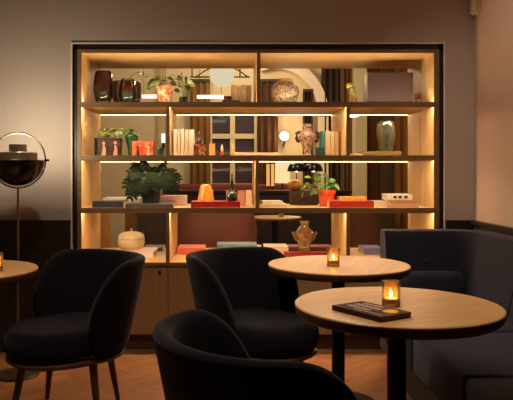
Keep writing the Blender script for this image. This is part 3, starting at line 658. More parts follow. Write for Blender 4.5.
# crystal vase
Yv = 4.84; u = mm(1, Yv)
o = thing('crystal_vase', 'faceted amber crystal vase with winged shoulders on the worktop', 'vase', at(304.3, Yv, ZD)); h = Z(221, Yv) - ZD
ag = thin_glass('amber_crystal', (252, 226, 180), .30, (252, 218, 168), .5)
part('vase_body', lathe(nb(), [(0, 0), (5.6*u, 0), (5.2*u, 2*u), (6*u, 9*u), (8.4*u, 17*u), (10.4*u, 21*u), (7*u, 25*u), (4.4*u, 28*u), (4.2*u, 29*u), (5.4*u, h), (4.2*u, h), (3.2*u, 28*u), (6.6*u, 21*u), (4*u, 8*u), (0, 6*u)], 10), ag, o, smooth=False)
for s in (-1, 1):
    bm = nb(); box(bm, -1.6*u, 1.6*u, -2*u, 2*u, -5*u, 5*u, 1.0*u, 1)
    bmesh.ops.rotate(bm, verts=bm.verts, cent=(0, 0, 0), matrix=Matrix.Rotation(s * R(24), 3, 'Y')); bmesh.ops.translate(bm, verts=bm.verts, vec=(s*9.8*u, 0, 18.5*u))
    part('wing', bm, ag, o, smooth=False)
book('lavender blue book on the worktop beside the corner bench', 364, 384, 4.84, ZD, mm(6, 4.84), .24, (112, 116, 170))

# ================================================================== FRONT ROOM FURNITURE
def round_table(label, x, y, r=.366):
    o = thing('round_table', label, 'table', (x, y, 0), R(25), 'round oak bistro tables')
    zt = .73
    part('table_top', lathe(nb(), [(0, zt - .010), (r - .004, zt - .010), (r, zt - .007), (r, zt - .003), (r - .003, zt), (0, zt)], 96), OAK_T, o)
    part('edge_shade_band', lathe(nb(), [(0, zt - .040), (r - .012, zt - .040), (r - .003, zt - .030), (r - .001, zt - .0102), (0, zt - .0102)], 96), plain('painted_edge_shade', (84, 58, 38), .5, 0, .3), o)  # dark colour paints in the shade on the unlit oak edge
    part('column', lathe(nb(), [(0, .02), (.034, .02), (.034, zt - .06), (.10, zt - .05), (.10, zt - .0405), (0, zt - .0405)], 32), BLACK, o)
    part('base_plate', lathe(nb(), [(0, 0), (.20, 0), (.20, .008), (.19, .012), (.04, .022), (0, .022)], 48), BLACK, o)
    return o
TN = (X(396.5, 2.35), 2.35); TF = (X(338.3, 3.4), 3.4); TL = (-1.325, 3.2)
t0 = round_table('nearest round oak table with a book and a candle on it', *TN)
dup(t0, (TF[0], TF[1], 0), R(70), 'round oak table behind the nearest one, bearing only a candle')
dup(t0, (TL[0], TL[1], 0), R(10), 'round oak table cut by the left edge of the photo')

# tub chairs -- facing +X
def make_chair(label):
    o = thing('tub_chair', label, 'chair', (0, 0, 0), 0, 'navy velvet tub chairs')
    zb, th, end = .312, .05, 108.0
    TOP = .785
    def H(t):
        u = (abs(t) - 60) / (end - 60)
        if u <= 0: return TOP
        return zb + .012 + (TOP - zb - .012) * max(0, 1 - min(1, u) ** 2.2) ** .55
    def G(z): return .80 + .20 * math.sin(PI / 2 * min(1, max(0, (z - zb) / .20)))
    def plan(a):                     # the plan is a little longer than wide, and longest at the front of the seat
        c, s_ = math.cos(a), math.sin(a)
        ex = .315 if c > 0 else .255
        return (abs(c / ex) ** 2.3 + abs(s_ / .25) ** 2.3) ** (-1 / 2.3)
    def Rz(a, z): return plan(a) - th / 2 + .010 + .10 * max(0, (z - zb) / .47) ** .9
    bm = nb(); rings = []
    N = 60; K = 7
    for i in range(N + 1):
        s = -1 + 2 * i / N
        t = end * math.copysign(abs(s) ** .8, s); h = H(t)
        r = min(th / 2, (h - zb) * .48); pts = []
        A = lambda z: PI + R(t) * (1 - (1 - G(z)) * (abs(t) / end) ** 3)
        for k in range(K + 1): z = zb + (h - r - zb) * k / K; pts.append((A(z), Rz(A(z), z) + th / 2, z))
        for k in range(1, 6): q = PI * k / 6; z = h - r + r * math.sin(q); pts.append((A(z), Rz(A(z), h) + th / 2 * math.cos(q), z))
        for k in range(K, -1, -1): z = zb + (h - r - zb) * k / K; pts.append((A(z), Rz(A(z), z) - th / 2, z))
        rings.append([bm.verts.new((p * math.cos(a), p * math.sin(a), z)) for a, p, z in pts])
    n = len(rings[0])
    for a, b in zip(rings, rings[1:]):
        for k in range(n): j = (k + 1) % n; bm.faces.new((a[k], a[j], b[j], b[k]))
    bm.faces.new(rings[0]); bm.faces.new(rings[-1][::-1])
    part('backrest', bm, NAVY, o, sub=1)
    # seat cushion: fills the shell and comes forward between the arms
    bm = nb(); S = 64; rows = []
    def rs(a): return plan(a) - .012 + .028 * max(0, math.cos(a))
    for q, z in ((0, .318), (.86, .318), (.97, .33), (1, .365), (1, .41), (.97, .44), (.9, .457), (.75, .464), (.4, .468), (0, .469)):
        if q == 0: rows.append([bm.verts.new((0, 0, z))])
        else: rows.append([bm.verts.new((q * rs(2*PI*k/S) * math.cos(2*PI*k/S), q * rs(2*PI*k/S) * math.sin(2*PI*k/S), z)) for k in range(S)])
    for a, b in zip(rows, rows[1:]):
        for k in range(S):
            j = (k + 1) % S
            if len(a) == 1: bm.faces.new((a[0], b[j], b[k]))
            elif len(b) == 1: bm.faces.new((a[k], a[j], b[0]))
            else: bm.faces.new((a[k], a[j], b[j], b[k]))
    part('seat', bm, NAVY, o, sub=1)
    bm = nb(); rows = []
    for q, z in ((-.06, .292), (-.004, .292), (.003, .298), (.003, .310), (-.004, .315), (-.06, .315)):
        rows.append([bm.verts.new(((plan(2*PI*k/S) + q) * math.cos(2*PI*k/S), (plan(2*PI*k/S) + q) * math.sin(2*PI*k/S), z)) for k in range(S)])
    for a, b in zip(rows, rows[1:] + rows[:1]):
        for k in range(S): j = (k + 1) % S; bm.faces.new((a[k], a[j], b[j], b[k]))
    part('base_ring', bm, LEGW, o)
    for ax, ay in ((.255, 0), (-.215, 0), (0, .21), (0, -.21)):
        part('leg', tube(nb(), [(ax, ay, .30), (ax*1.10, ay*1.10, .18), (ax*1.27, ay*1.27, .0)], [.021, .018, .012], 14), LEGW, o)
    return o
ch = make_chair('navy velvet tub chair at left, facing the left-edge table')
ch.location = (-.80, 3.28, 0); ch.rotation_euler = (0, 0, R(222))
dup(ch, (.140, 3.38, 0), R(321), 'navy velvet tub chair in the middle, facing the rear oak table')
dup(ch, (.155, 1.79, 0), R(25), 'nearest navy velvet tub chair, cut by the bottom edge, facing the front table')

# corner bench
bench = thing('corner_bench', 'dark navy upholstered corner bench along the right wall', 'bench', (0, 0, 0))
def back_piece(path, name, cap0, cap1):
    """upholstered back swept along a plan path; section leans: front face at seat level stands forward of its top"""
    bm = nb(); secs = []
    for (x, y, nx, ny) in path:
        sec = []
        #  (distance from front-top line into the seat, z)
        for d, z in ((.10, .30), (.085, .46), (.045, .62), (.008, .80), (.0, .826), (-.012, .845), (-.035, .853), (-.09, .853), (-.115, .846), (-.128, .826), (-.13, .5), (-.13, .10), (.05, .10)):
            sec.append(bm.verts.new((x + nx * d, y + ny * d, z)))
        secs.append(sec)
    n = len(secs[0])
    for a, b in zip(secs, secs[1:]):
        for k in range(n): j = (k + 1) % n; bm.faces.new((a[k], a[j], b[j], b[k]))
    bm.faces.new(secs[0][::-1]); bm.faces.new(secs[-1])
    return part(name, bm, NAVYB, bench)
YR, XRN = 4.02, 1.49          # front-top line of the end back and of the long back
rad = .16
path = [(X(385, YR), YR, 0, -1), (X(385.5, YR) + .004, YR, 0, -1)] + [(X(385, YR) + .1 + k * .09, YR, 0, -1) for k in range(4)]
path = [p for p in path if p[0] < XRN - rad]
for k in range(9):
    a = PI / 2 * k / 8; path.append((XRN - rad + rad * math.sin(a), YR - rad + rad * math.cos(a), -math.sin(a), -math.cos(a)))
path += [(XRN, 3.6, -1, 0), (XRN, 3.312, -1, 0)]
back_piece(path, 'backrest', 1, 1)
back_piece([(XRN, 3.30, -1, 0), (XRN, 2.6, -1, 0), (XRN, 1.9, -1, 0), (XRN, 1.4, -1, 0)], 'backrest', 1, 1)
for y0, y1 in ((3.10, 3.93), (2.41, 3.09), (1.40, 2.40)):
    part('seat_cushion', box(nb(), .865, XRN - .04, y0, y1, .25, .452, .022, 3), NAVYB, bench)
part('plinth', box(nb(), .97, XRN, 1.45, 3.9, 0, .249), plain('plinth_black', (22, 20, 22), .7), bench, smooth=False)
for (px, py, Y) in ((425, 262, 3.985), (481, 271.5, 3.45)):
    bm = nb(); ball(bm, (0, 0, 0), .011, 1, 1, 1, 14)
    loc = (X(px, Y), Y, Z(py, Y)) if px < 450 else (XRN - .03, (XRN - .03) * F / (px - CX), 0)
    if px > 450: loc = (loc[0], loc[1], Z(py, loc[1]))
    part('tuft_button', bm, NAVYB, bench, loc=loc)
o = thing('cushion', 'small dark navy cushion leaning against the end of the corner bench', 'cushion', (X(437, 3.80), 3.86, .455), 0)
bm = nb(); NX, NZ = 16, 12; wd, hh, tk = .37, .165, .05
grid = {}
for sg in (-1, 1):
    for i in range(NX + 1):
        for j in range(NZ + 1):
            u_, v_ = 2*i/NX - 1, 2*j/NZ - 1
            b_ = ((1 - u_**4) * (1 - v_**4)) ** .5
            if b_ < 1e-6 and sg == 1: grid[sg, i, j] = grid[-1, i, j]; continue
            pinch = 1 - .05 * (u_*u_*v_*v_)
            grid[sg, i, j] = bm.verts.new((u_*wd/2*pinch, sg*tk*b_ + (v_+1)*.02, hh/2 + v_*hh/2*pinch + .0))
for sg in (-1, 1):
    for i in range(NX):
        for j in range(NZ):
            try: bm.faces.new((grid[sg, i, j], grid[sg, i+1, j], grid[sg, i+1, j+1], grid[sg, i, j+1]))
            except ValueError: pass
part('cushion_cover', bm, NAVYB, o)

# candles
def amber_glass(): return thin_glass('amber_glass', (250, 222, 176), .26, (250, 212, 160), .3, .1)
def candle(label, x, y):
    o = thing('candle_holder', label, 'candle', (x, y, .73), 0, 'tealight glasses on the tables')
    r, h = .0335, .09
    part('glass_wall', lathe(nb(), [(0, 0), (r*.93, 0), (r*.96, .004), (r, h), (r*.94, h), (r*.89, .012), (0, .010)], 40), amber_glass(), o)
    w = part('candle', lathe(nb(), [(0, .012), (r*.82, .012), (r*.82, .030), (r*.7, .031), (0, .030)], 32), plain('wax_glow', (236, 196, 140), .5), o)
    part('flame', lathe(nb(), smoothprof([(0, .033), (.0035, .038), (.005, .044), (.0025, .053), (0, .059)]), 16), glow('flame', (1, .66, .28), 120), w)
    return o
cn = candle('lit amber tealight glass behind the book on the nearest table', X(391, 2.31), 2.31)
dup(cn, (X(333.3, 3.33), 3.33, .73), 0, 'lit amber tealight glass on the rear round table')
dup(cn, (X(-4, 3.14), 3.14, .73), 0, 'tealight glass on the left-edge table, mostly out of the photo')

# book on the near table
bk = thing('book', 'dark plum paperback with a yellow circle on its cover, on the nearest table', 'book', (.474, 2.187, .7302), R(-57))
pl = plain('plum_cover', (50, 18, 30), .6, 0, .2, .1, 20); l_, w_, t_ = .228, .142, .017
bm = nb(); box(bm, -l_/2, l_/2, -w_/2, w_/2, 0, .002); box(bm, -l_/2, l_/2, -w_/2, w_/2, t_ - .002, t_, .0006, 1); box(bm, -l_/2, l_/2, -w_/2, -w_/2 + .002, .001, t_ - .001); part('cover', bm, pl, bk, smooth=False)
part('pages', box(nb(), -l_/2 + .002, l_/2 - .002, -w_/2 + .002, w_/2 - .002, .002, t_ - .002), plain('plum_pages', (112, 74, 62), .8), bk, smooth=False)
part('cover_badge', lathe(nb(), [(0, t_), (.026, t_), (.026, t_ + .0006), (0, t_ + .0006)], 32, (.068, .022, 0)), plain('badge_yellow', (204, 170, 48), .5), bk, smooth=False)
rnd = random.Random(2)
bm = nb()
for row, (y0, hgt, x0, x1) in enumerate(((.045, .018, -.075, .0), (.012, .024, -.085, .035), (-.022, .016, -.085, .02), (-.045, .008, -.03, .09))):
    x = x0
    while x < x1:
        ww = rnd.uniform(.006, .013)
        box(bm, x, x + ww * .42, y0 - hgt/2, y0 + hgt/2, t_, t_ + .0005); box(bm, x, x + ww, y0 + hgt/2 - hgt*.28, y0 + hgt/2, t_, t_ + .0005)
        x += ww + .004
part('cover_lettering', bm, plain('letter_cream', (238, 208, 184), .6), bk, smooth=False)

# floor lamp, left
YL = 3.88; LX = X(18, YL); zc = Z(160.3, YL); rr = mm(27.5, YL)
lm = thing('floor_lamp', 'round brass and black floor lamp by the left wall, its half globe open upwards', 'lamp', (LX, YL, 0))
brass = plain('aged_brass', (128, 112, 92), .3, .85); blk = plain('gloss_black', (16, 15, 15), .22, .2, .5)
part('ring', tube(nb(), [(rr*math.cos(k*PI/36), 0, zc + rr*math.sin(k*PI/36)) for k in range(72)], .0055, 8, True), brass, lm)
part('pole', tube(nb(), [(0, 0, .012), (0, 0, zc - rr)], .0065, 12), brass, lm)
part('base', lathe(nb(), [(0, 0), (.125, 0), (.128, .006), (.124, .014), (.01, .018), (0, .018)], 48), brass, lm)
r2 = rr * .93
prof = [(r2*math.sin(R(a)), -r2*math.cos(R(a))) for a in range(0, 91, 6)]; prof[0] = (0, -r2)
prof2 = [((r2-.004)*math.sin(R(a)), -(r2-.004)*math.cos(R(a))) for a in range(90, -1, -6)]; prof2[-1] = (0, -(r2-.004))
sh = part('lower_shade', lathe(nb(), prof + prof2, 48, (0, 0, zc)), blk, lm)
part('shade_rim', tube(nb(), [(r2*math.cos(k*PI/24), r2*math.sin(k*PI/24), zc) for k in range(48)], .0025, 6, True), brass, sh)
b2 = plain('olive_brass', (128, 114, 92), .45, .3)
part('inner_drum', lathe(nb(), [(.0, .002), (.112, .002), (.112, .045), (.108, .047), (.05, .047), (0, .047)], 40, (0, 0, zc)), b2, lm)
part('top_drum', lathe(nb(), [(.052, .046), (.052, .094), (.048, .094), (.048, .05)], 32, (0, 0, zc)), b2, lm)
part('bulb', ball(nb(), (0, 0, zc + .066), .014), glow('bulb_glow', WARM, 60), lm)
part('pivot_pin', tube(nb(), [(rr - .006, 0, zc), (rr + .022, 0, zc)], .007, 10), blk, lm)
lamp('POINT', 'floor_lamp_light', (0, .0, zc + .120), 17, (1, .82, .60), .02, lm)

# ceiling downlights of the front room (above the frame), one of them added as fill
def downlight(label, x, y, energy, spot, target=None, col=(1, .80, .60)):
    o = thing('ceiling_spotlight', label, 'spotlight', (x, y, CEIL - .11), 0, 'ceiling spotlights')
    part('housing', lathe(nb(), [(.045, 0), (.05, 0), (.05, .108), (0, .108), (0, .09), (.044, .09)], 24), BLACK, o)
    part('lens', lathe(nb(), [(0, .03), (.04, .03), (.04, .034), (0, .034)], 24), glow('spot_lens', WARM, 4), o)
    tg = Vector(target) if target is not None else Vector((x, y, 0))
    l = lamp('SPOT', 'spotlight', (0, 0, -.004), energy, col, .045, o, spot, None)
    l.rotation_euler = (tg - Vector((x, y, CEIL - .11))).to_track_quat('-Z', 'Y').to_euler()
downlight('ceiling spotlight above the nearest table', TN[0] - .05, TN[1] - .1, 52, 60, (TN[0], TN[1], .73))
downlight('ceiling spotlight above the rear table', TF[0] - .05, TF[1] - .3, 46, 55, (TF[0], TF[1], .73))
downlight('ceiling spotlight above the left table', TL[0], TL[1] - .3, 28, 60, (TL[0], TL[1], .73))
downlight('ceiling spotlight aimed at the right wall', .9, 3.0, 48, 100, (1.66, 3.5, 1.3), (1, .78, .62))
downlight('added unseen fill spotlight over the floor between the chairs', -.5, 2.1, 85, 140, (-.45, 2.6, 0))  # unseen spotlight added to lift the floor and walls

# ================================================================== ROOM BEHIND THE SHELVES
YF = FARY - .02
def wx(px): return X(px, YF)
def wz(py): return Z(py, YF)
cream_f = plain('window_cream', (212, 194, 150), .6)
bm = nb()
for a, b, c, d in ((210.4, 212.2, 108, 188), (230, 235, 108, 188), (254, 257, 108, 188)): box(bm, wx(a), wx(b), YF - .07, YF, wz(d), wz(c), .004)
for c, d in ((104, 109), (134, 139), (183.5, 190)): box(bm, wx(210.4), wx(257), YF - .06, YF, wz(d), wz(c), .004)
box(bm, wx(208.5), wx(259), YF - .12, YF, wz(192), wz(189.5), .004)
win = struct('window_1', bm, cream_f)
night = plain('night_window_pane', (66, 56, 62), .05, 0, .8, .02)
for a, b in ((212, 230.2), (234.8, 254.2)):
    for c, d in ((109, 134.2), (138.8, 183.6)): part('pane', box(nb(), wx(a), wx(b), YF - .03, YF - .022, wz(d), wz(c)), night, win, smooth=False)
def curtain(label, px0, px1, col, ytop, Y=YF - .12, zb=.02, folds=None):
    x0, x1 = X(px0, Y), X(px1, Y); n = folds or max(3, int((x1 - x0) / .09)); N = n * 8
    o = thing('curtain', label, 'curtain', ((x0 + x1) / 2, Y, zb), 0, 'brown curtains of the far room')
    h = Z(ytop, Y) - zb; wd = x1 - x0
    bm = nb(); prev = None
    for i in range(N + 1):
        u_ = i / N; x = (u_ - .5) * wd; y = .032 * math.cos(2 * PI * n * u_)
        col_ = [bm.verts.new((x * (1 + .02 * (1 - v)), y * (1.1 - .35 * v), h * v)) for v in (0, .33, .66, 1)]
        if prev:
            for k in range(3): bm.faces.new((prev[k], col_[k], col_[k+1], prev[k+1]))
        prev = col_
    ob = part('curtain_cloth', bm, plain('curtain_%d' % col[0], col, .85, 0, .2, .15, 12), o)
    md = ob.modifiers.new('Solidify', 'SOLIDIFY'); md.thickness = .004
    part('heading_band', box(nb(), -wd/2, wd/2, -.03, .03, h - .03, h + .012, .004), plain('curtain_head', (60, 44, 32), .8), o)
curtain('golden brown curtain left of the far window', 190, 210, (124, 88, 46), 80)
curtain('dark brown curtain right of the far window', 257.5, 278, (78, 52, 34), 80)
curtain('dark brown curtain inside the far arch', 303, 313, (62, 40, 28), 90)
curtain('dark wide curtain right of the far arch', 322, 341, (58, 40, 30), 62)
curtain('brown curtain between the dark wide curtain and the beige pillar', 342, 352.5, (110, 76, 40), 62)
curtain('brown curtain right of the beige pillar in the far room', 366.5, 379, (120, 80, 42), 62)
curtain('golden brown curtain at the right end of the far room', 395, 420, (142, 98, 50), 62)
bm = nb(); box(bm, X(354, 9.1), X(365.5, 9.1), 9.0, FARY, 0, CEIL); struct('pillar_1', bm, BEIGE)
bm = nb(); box(bm, wx(379), wx(396), FARY - .04, FARY, 0, CEIL); struct('trim_6', bm, plain('olive_wall', (92, 74, 50), .8))
bm = nb(); box(bm, wx(158), wx(166), FARY - .05, FARY, 0, CEIL); struct('trim_7', bm, plain('pilaster', (176, 154, 116), .85))
# arch band on the far wall
bm = nb(); cx_, cz_ = wx(275), wz(115); ra, rb = wx(317) - cx_, wx(327) - cx_
arc = []
for k in range(25):
    a = -.05 + (PI * .62) * k / 24; arc.append((a, math.cos(a), math.sin(a)))
pr = None
for a, c, s in arc:
    q = [bm.verts.new((cx_ + r_ * c, y_, cz_ + r_ * s * 1.08)) for r_, y_ in ((ra, FARY), (ra, FARY - .16), (rb, FARY - .16), (rb, FARY))]
    if pr:
        for k in range(3): bm.faces.new((pr[k], q[k], q[k+1], pr[k+1]))
    pr = q
struct('trim_8', bm, plain('arch_plaster', (232, 214, 186), .85), True)
bm = nb(); box(bm, cx_ + ra, cx_ + rb, FARY - .16, FARY, 0, cz_ - .01); struct('pillar_2', bm, plain('arch_plaster', (214, 190, 158), .85))
# wall globe and cylinder sconces
o = thing('wall_lamp', 'glowing white globe lamp on the far wall', 'lamp', (X(284.3, 9.2), FARY, Z(136, 9.2)))
part('globe', ball(nb(), (0, -.2, 0), .064), glow('globe_glow', (1, .80, .52), 4), o); part('bracket', tube(nb(), [(0, 0, -.12), (0, -.1, -.13), (0, -.2, -.11), (0, -.2, -.068)], .012, 8), BLACK, o)
lamp('POINT', 'globe_light', (0, -.34, 0), 9, WARM, .06, o)
o = thing('wall_lamp', 'slim white cylinder lamp with dark foot on the far wall at left', 'lamp', (X(163, 9.2), FARY - .05, Z(144, 9.2)))
part('shade', lathe(nb(), [(0, .02), (.026, .02), (.026, .15), (0, .15)], 24, (0, -.1, 0)), glow('shade_glow', (1, .84, .6), 1.6), o); part('foot', tube(nb(), [(0, 0, -.02), (0, -.1, -.03), (0, -.1, .02)], .02, 10), BLACK, o)
# linear pendants
Yl = 7.6
for pa, pb, py, lb in ((142, 161, 96.5, 'short white glowing bar light behind the plant in the marbled pot'), (197, 224, 96.8, 'white glowing bar light hanging behind the dark green book of the top shelf')):
    o = thing('pendant_light', lb, 'lamp', (X((pa + pb) / 2, Yl), Yl, Z(py, Yl)), 0, 'bar lights of the far room')
    hw = mm((pb - pa) / 2, Yl)
    part('light_bar', box(nb(), -hw, hw, -.02, .02, -.019, .019, .005), glow('bar_glow', (1, .86, .64), 2.2), o)
    for sd in (-1, 1): part('cord', tube(nb(), [(sd*hw*.8, 0, .019), (sd*hw*.8, 0, CEIL - Z(py, Yl))], .003, 6), BLACK, o)
# black chandelier with an opal bowl
Yc = 7.2; zc2 = Z(77, Yc); x0c = X(222, Yc)
o = thing('chandelier', 'black rod chandelier with an opal bowl shade seen through the top shelf', 'lamp', (x0c, Yc, zc2)); u = mm(1, Yc)
part('crossbar', tube(nb(), [(-32*u, 0, 0), (28*u, 0, 0)], .008, 8), BLACK, o)
for dx in (-30, 18): part('rod', tube(nb(), [(dx*u, 0, 0), (dx*u, 0, CEIL - zc2)], .007, 8), BLACK, o)
for s in (-1, 1): part('arm', tube(nb(), [(s*26*u, 0, 0), (s*19*u, 0, 5*u), (s*12*u, 0, 9*u), (s*4*u, 0, 10.5*u)], .007, 8), BLACK, o)
part('shade', ball(nb(), (0, -.02, 2*u), 12.4*u), glow('opal_shade', (1, .86, .58), .72), o)
# small white pendant at right
o = thing('pendant_lamp', 'small white glowing pendant lamp seen in the right compartment of the second shelf', 'lamp', (X(353, 7), 7, Z(117, 7)))
part('shade', lathe(nb(), smoothprof([(0, 0), (.05, .005), (.062, .03), (.03, .09), (0, .1)]), 24), glow('pendant_glow', (1, .86, .62), 8), o); part('cord', tube(nb(), [(0, 0, .1), (0, 0, CEIL - Z(117, 7))], .003, 6), BLACK, o)
# long dark counter with two dome lamps
Yk = 8.2; zk = Z(190.5, Yk)
o = thing('bar_counter', 'long dark counter across the room behind the shelves', 'counter', (X(258, Yk), Yk, 0)); hw = mm(92, Yk)
part('body', box(nb(), -hw, hw, 0, .45, 0, zk - .03), plain('counter_dark', (40, 28, 24), .6), o, smooth=False); part('counter_top', box(nb(), -hw - .02, hw + .02, -.02, .47, zk - .03, zk, .004), plain('counter_top_dark', (34, 26, 24), .35), o, smooth=False)
Yq = 8.86
o = thing('banquette', 'long burgundy banquette back rising behind the dark counter', 'bench', (X(240, Yq), Yq, 0)); hw = mm(78, Yq)
part('backrest', box(nb(), -hw, hw, 0, .14, .4, Z(184, Yq), .04, 3), plain('burgundy', (112, 40, 34), .8), o); part('base', box(nb(), -hw, hw, 0, .3, 0, .4), plain('counter_dark', (40, 28, 24), .6), o, smooth=False)
for px, lb in ((296.5, 'black dome table lamp on the far counter, the left one of the two'), (313.5, 'black dome table lamp on the far counter, the right one of the two')):
    Y = 8.35; o = thing('table_lamp', lb, 'lamp', (X(px, Y), Y, zk), 0, 'dome table lamps on the far counter')
    h0 = Z(171.5, Y) - zk; u = mm(1, Y)
    part('shade', lathe(nb(), smoothprof([(9.3*u, h0), (8.7*u, h0 + 3.6*u), (6.6*u, h0 + 7.2*u), (2*u, h0 + 8.6*u), (0, h0 + 8.7*u), (0, h0 + 8.2*u), (6*u, h0 + 6.8*u), (8.4*u, h0 + 3*u), (9.1*u, h0)]), 32), blk, o)
    part('stem', tube(nb(), [(0, 0, .015), (0, 0, h0 + 8*u)], .007, 8), BLACK, o); part('base', lathe(nb(), [(0, 0), (.06, 0), (.06, .012), (0, .018)], 24), BLACK, o)
    part('bulb', ball(nb(), (0, 0, h0 + 2*u), .03), glow('lamp_bulb', WARM, 30), o)
    lamp('POINT', 'table_lamp_light', (0, 0, h0 - .04), 3.5, WARM, .03, o)
# lit drum lamp
Yd = 8.7
o = thing('drum_lamp', 'tall lamp with a glowing cream drum shade behind the far counter', 'lamp', (X(282.5, Yd), Yd, 0))
part('shade', lathe(nb(), [(mm(7.6, Yd), Z(183, Yd)), (mm(7.2, Yd), Z(161, Yd)), (mm(7, Yd), Z(161, Yd)), (mm(7.4, Yd), Z(183, Yd))], 36), glow('drum_glow', (1, .70, .34), 1.05), o)
part('stand', tube(nb(), [(0, 0, 0), (0, 0, Z(165, Yd))], .012, 8), BLACK, o)
for px, lb in ((268, 'made-up amber glow strip left of the drum lamp, outer one'), (272.6, 'made-up amber glow strip left of the drum lamp, inner one')):  # no lamps: made-up strips, their glow standing in for the lit amber background
    o = thing('amber_strip', lb, 'lamp', (X(px, 8.72), 8.72, 0), 0, 'made-up amber strips beside the drum lamp')
    part('glow_strip', tube(nb(), [(0, 0, Z(186, 8.72)), (0, 0, Z(164, 8.72))], mm(1.6, 8.72), 12), glow('painted_amber_glow', (1, .48, .12), .9), o)
    part('stand', tube(nb(), [(0, 0, 0), (0, 0, Z(186, 8.72))], .01, 8), BLACK, o)
# rust armchair, brown chair and table behind the worktop
def shell_chair(name, label, px0, px1, ytop, Y, col, yaw=0):
    x0, x1 = X(px0, Y), X(px1, Y); r = (x1 - x0) / 2; h = Z(ytop, Y)
    o = thing(name, label, 'chair', ((x0 + x1) / 2, Y + r * .5, 0), yaw)
    m = plain('leather_%d' % col[0], col, .6, 0, .4, .08, 8)
    bm = nb(); secs = []
    for k in range(25):
        t = -1 + 2 * k / 24; a = PI * 1.5 + t * R(88); hh = h - .16 * max(0, abs(t) - .62) ** 1.5 / .23
        c, s = math.copysign(abs(math.cos(a)) ** .7, math.cos(a)), math.sin(a) * .55
        secs.append([bm.verts.new((q * c, q * s, z)) for q, z in ((r*.86, .2), (r*.97, .45), (r, hh - .03), (r*.985, hh - .006), (r*.96, hh), (r*.935, hh - .006), (r*.92, hh - .03), (r*.9, .45), (r*.8, .2))])
    n = len(secs[0])
    for a, b in zip(secs, secs[1:]):
        for k in range(n): j = (k + 1) % n; bm.faces.new((a[k], a[j], b[j], b[k]))
    bm.faces.new(secs[0]); bm.faces.new(secs[-1][::-1])
    part('backrest', bm, m, o)
    part('seat', box(nb(), -r*.78, r*.78, -r*.32, r*.75, .26, .44, .04, 3), m, o)
    for sx in (-1, 1):
        for sy in (-.3, .65): part('leg', tube(nb(), [(sx*r*.62, sy*r, .27), (sx*r*.66, sy*r, 0)], [.018, .012], 10), LEGW, o)
shell_chair('armchair', 'wide rust-pink leather armchair seen from behind, beyond the worktop', 172, 258, 212.5, 5.75, (126, 78, 68))
shell_chair('dining_chair', 'brown leather chair back beyond the worktop at right', 350, 384, 209, 5.9, (98, 62, 42))
shell_chair('dining_chair', 'light oak curved chair back at the left end beyond the worktop', 72, 110, 212, 5.75, (190, 140, 78))
Yt = 7.15
o = thing('round_table', 'round wooden table standing in the room behind the crystal vase', 'table', (X(275, Yt), Yt, 0))
part('table_top', lathe(nb(), [(0, .70), (.25, .70), (.285, .715), (.29, .725), (.285, .73), (0, .73)], 64), OAK_T, o); part('column', lathe(nb(), [(0, .02), (.035, .02), (.035, .70), (0, .70)], 24), BLACK, o); part('base_plate', lathe(nb(), [(0, 0), (.2, 0), (.2, .012), (0, .022)], 32), BLACK, o)
o = thing('candle_cup', 'tiny glowing candle cup on the round table behind the shelves', 'candle', (X(281, Yt), Yt - .05, .73))
part('cup', lathe(nb(), [(0, 0), (.028, 0), (.03, .06), (.027, .06), (.025, .01), (0, .008)], 20), plain('cup_brass', (180, 130, 70), .4, .3), o); part('flame', ball(nb(), (0, 0, .062), .008, 1, 1, 1.6), glow('flame', (1, .62, .22), 90), o)
# dark sideboard and plant behind the lidded pot
Ys = 6.3
o = thing('sideboard', 'low dark sideboard with an oak end behind the cream lidded pot', 'sideboard', (X(138, Ys), Ys, 0)); zs = .86
part('body', box(nb(), X(136, Ys) - X(138, Ys), X(166, Ys) - X(138, Ys), 0, .4, .08, zs), plain('sideboard_dark', (66, 62, 50), .6), o, smooth=False)
part('end_panel', box(nb(), X(125, Ys) - X(138, Ys), X(135.6, Ys) - X(138, Ys), -.01, .4, 0, zs + .02), wood('sideboard_oak', (120, 78, 40), (146, 98, 54), 2), o, smooth=False)
part('door', box(nb(), X(147, Ys) - X(138, Ys), X(165, Ys) - X(138, Ys), -.018, -.001, .12, Z(226, Ys), .002, 1), plain('sideboard_door', (78, 66, 54), .6), o, smooth=False)
o = thing('potted_plant', 'dark round-leaved plant standing on the floor behind the cream lidded pot', 'plant', (X(139, 5.75), 5.75, 0))
part('pot', lathe(nb(), [(0, 0), (.12, 0), (.15, .3), (.14, .3), (.13, .27), (0, .27)], 32), plain('dark_pot', (36, 40, 34), .5), o)
bm = nb(); st = nb()
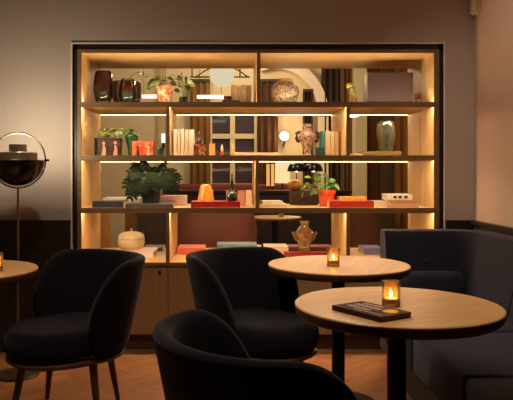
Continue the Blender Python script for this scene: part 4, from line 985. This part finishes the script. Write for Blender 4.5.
for dx, z, s in ((-.02, .82, .1), (.05, .66, .12), (-.1, .6, .12), (.1, .5, .12), (0, .45, .13)):
    tube(st, [(0, 0, .26), (dx*.5, -.01, z*.7), (dx, -.03, z + s*.4)], .004, 6); leaf(bm, (dx, -.03, z + s*.5), (dx, -.05, z - s*.5), s, 0, R(85), heart=.6)
part('foliage', bm, plain('rubber_leaf', (40, 76, 56), .4), o); part('stems', st, plain('stem_green', (96, 110, 56), .6), o)
# far-room ambient: unseen fill lamps added above the frame
for x, y, e in ((-.8, 7.4, 52), (1.2, 7.0, 52), (.2, 8.4, 34)):
    o = thing('fill_lamp', ['added unseen fill lamp of the far room, left', 'added unseen fill lamp of the far room, right', 'added unseen fill lamp of the far room, by the window'][[-.8, 1.2, .2].index(x)], 'lamp', (x, y, CEIL), 0, 'added fill lamps of the far room')
    part('shade', lathe(nb(), [(0, -.07), (.1, -.066), (.15, -.04), (.16, 0), (0, 0)], 32), glow('fill_lamp_glow', WARM, 2), o)
    lamp('POINT', 'fill_lamp_light', (0, 0, -.16), e, (1, .80, .55), .12, o)

# ------------------------------------------------------------------ world, camera, view
w = bpy.data.worlds.new('World'); SC.world = w; w.use_nodes = True
bg = w.node_tree.nodes['Background']; bg.inputs[0].default_value = (.02, .016, .013, 1); bg.inputs[1].default_value = .3
cam = bpy.data.cameras.new('Camera'); co = bpy.data.objects.new('Camera', cam); COL.objects.link(co); SC.camera = co
cam.sensor_fit = 'HORIZONTAL'; cam.sensor_width = 36; cam.lens = F / 513 * 36
cam.shift_x = (256.5 - CX) / 513; cam.shift_y = -(200 - CY) / 513
cam.clip_start = .02; cam.clip_end = 60
co.location = (0, 0, EYE); co.rotation_euler = (R(90), 0, 0)
vs = SC.view_settings; vs.view_transform = 'Standard'; vs.look = 'None'; vs.exposure = 0; vs.gamma = 1; vs.use_curve_mapping = False
SC.cycles.max_bounces = 10; SC.cycles.diffuse_bounces = 5; SC.cycles.transmission_bounces = 10; SC.cycles.sample_clamp_indirect = 6
SC.cycles.caustics_refractive = False; SC.cycles.caustics_reflective = False
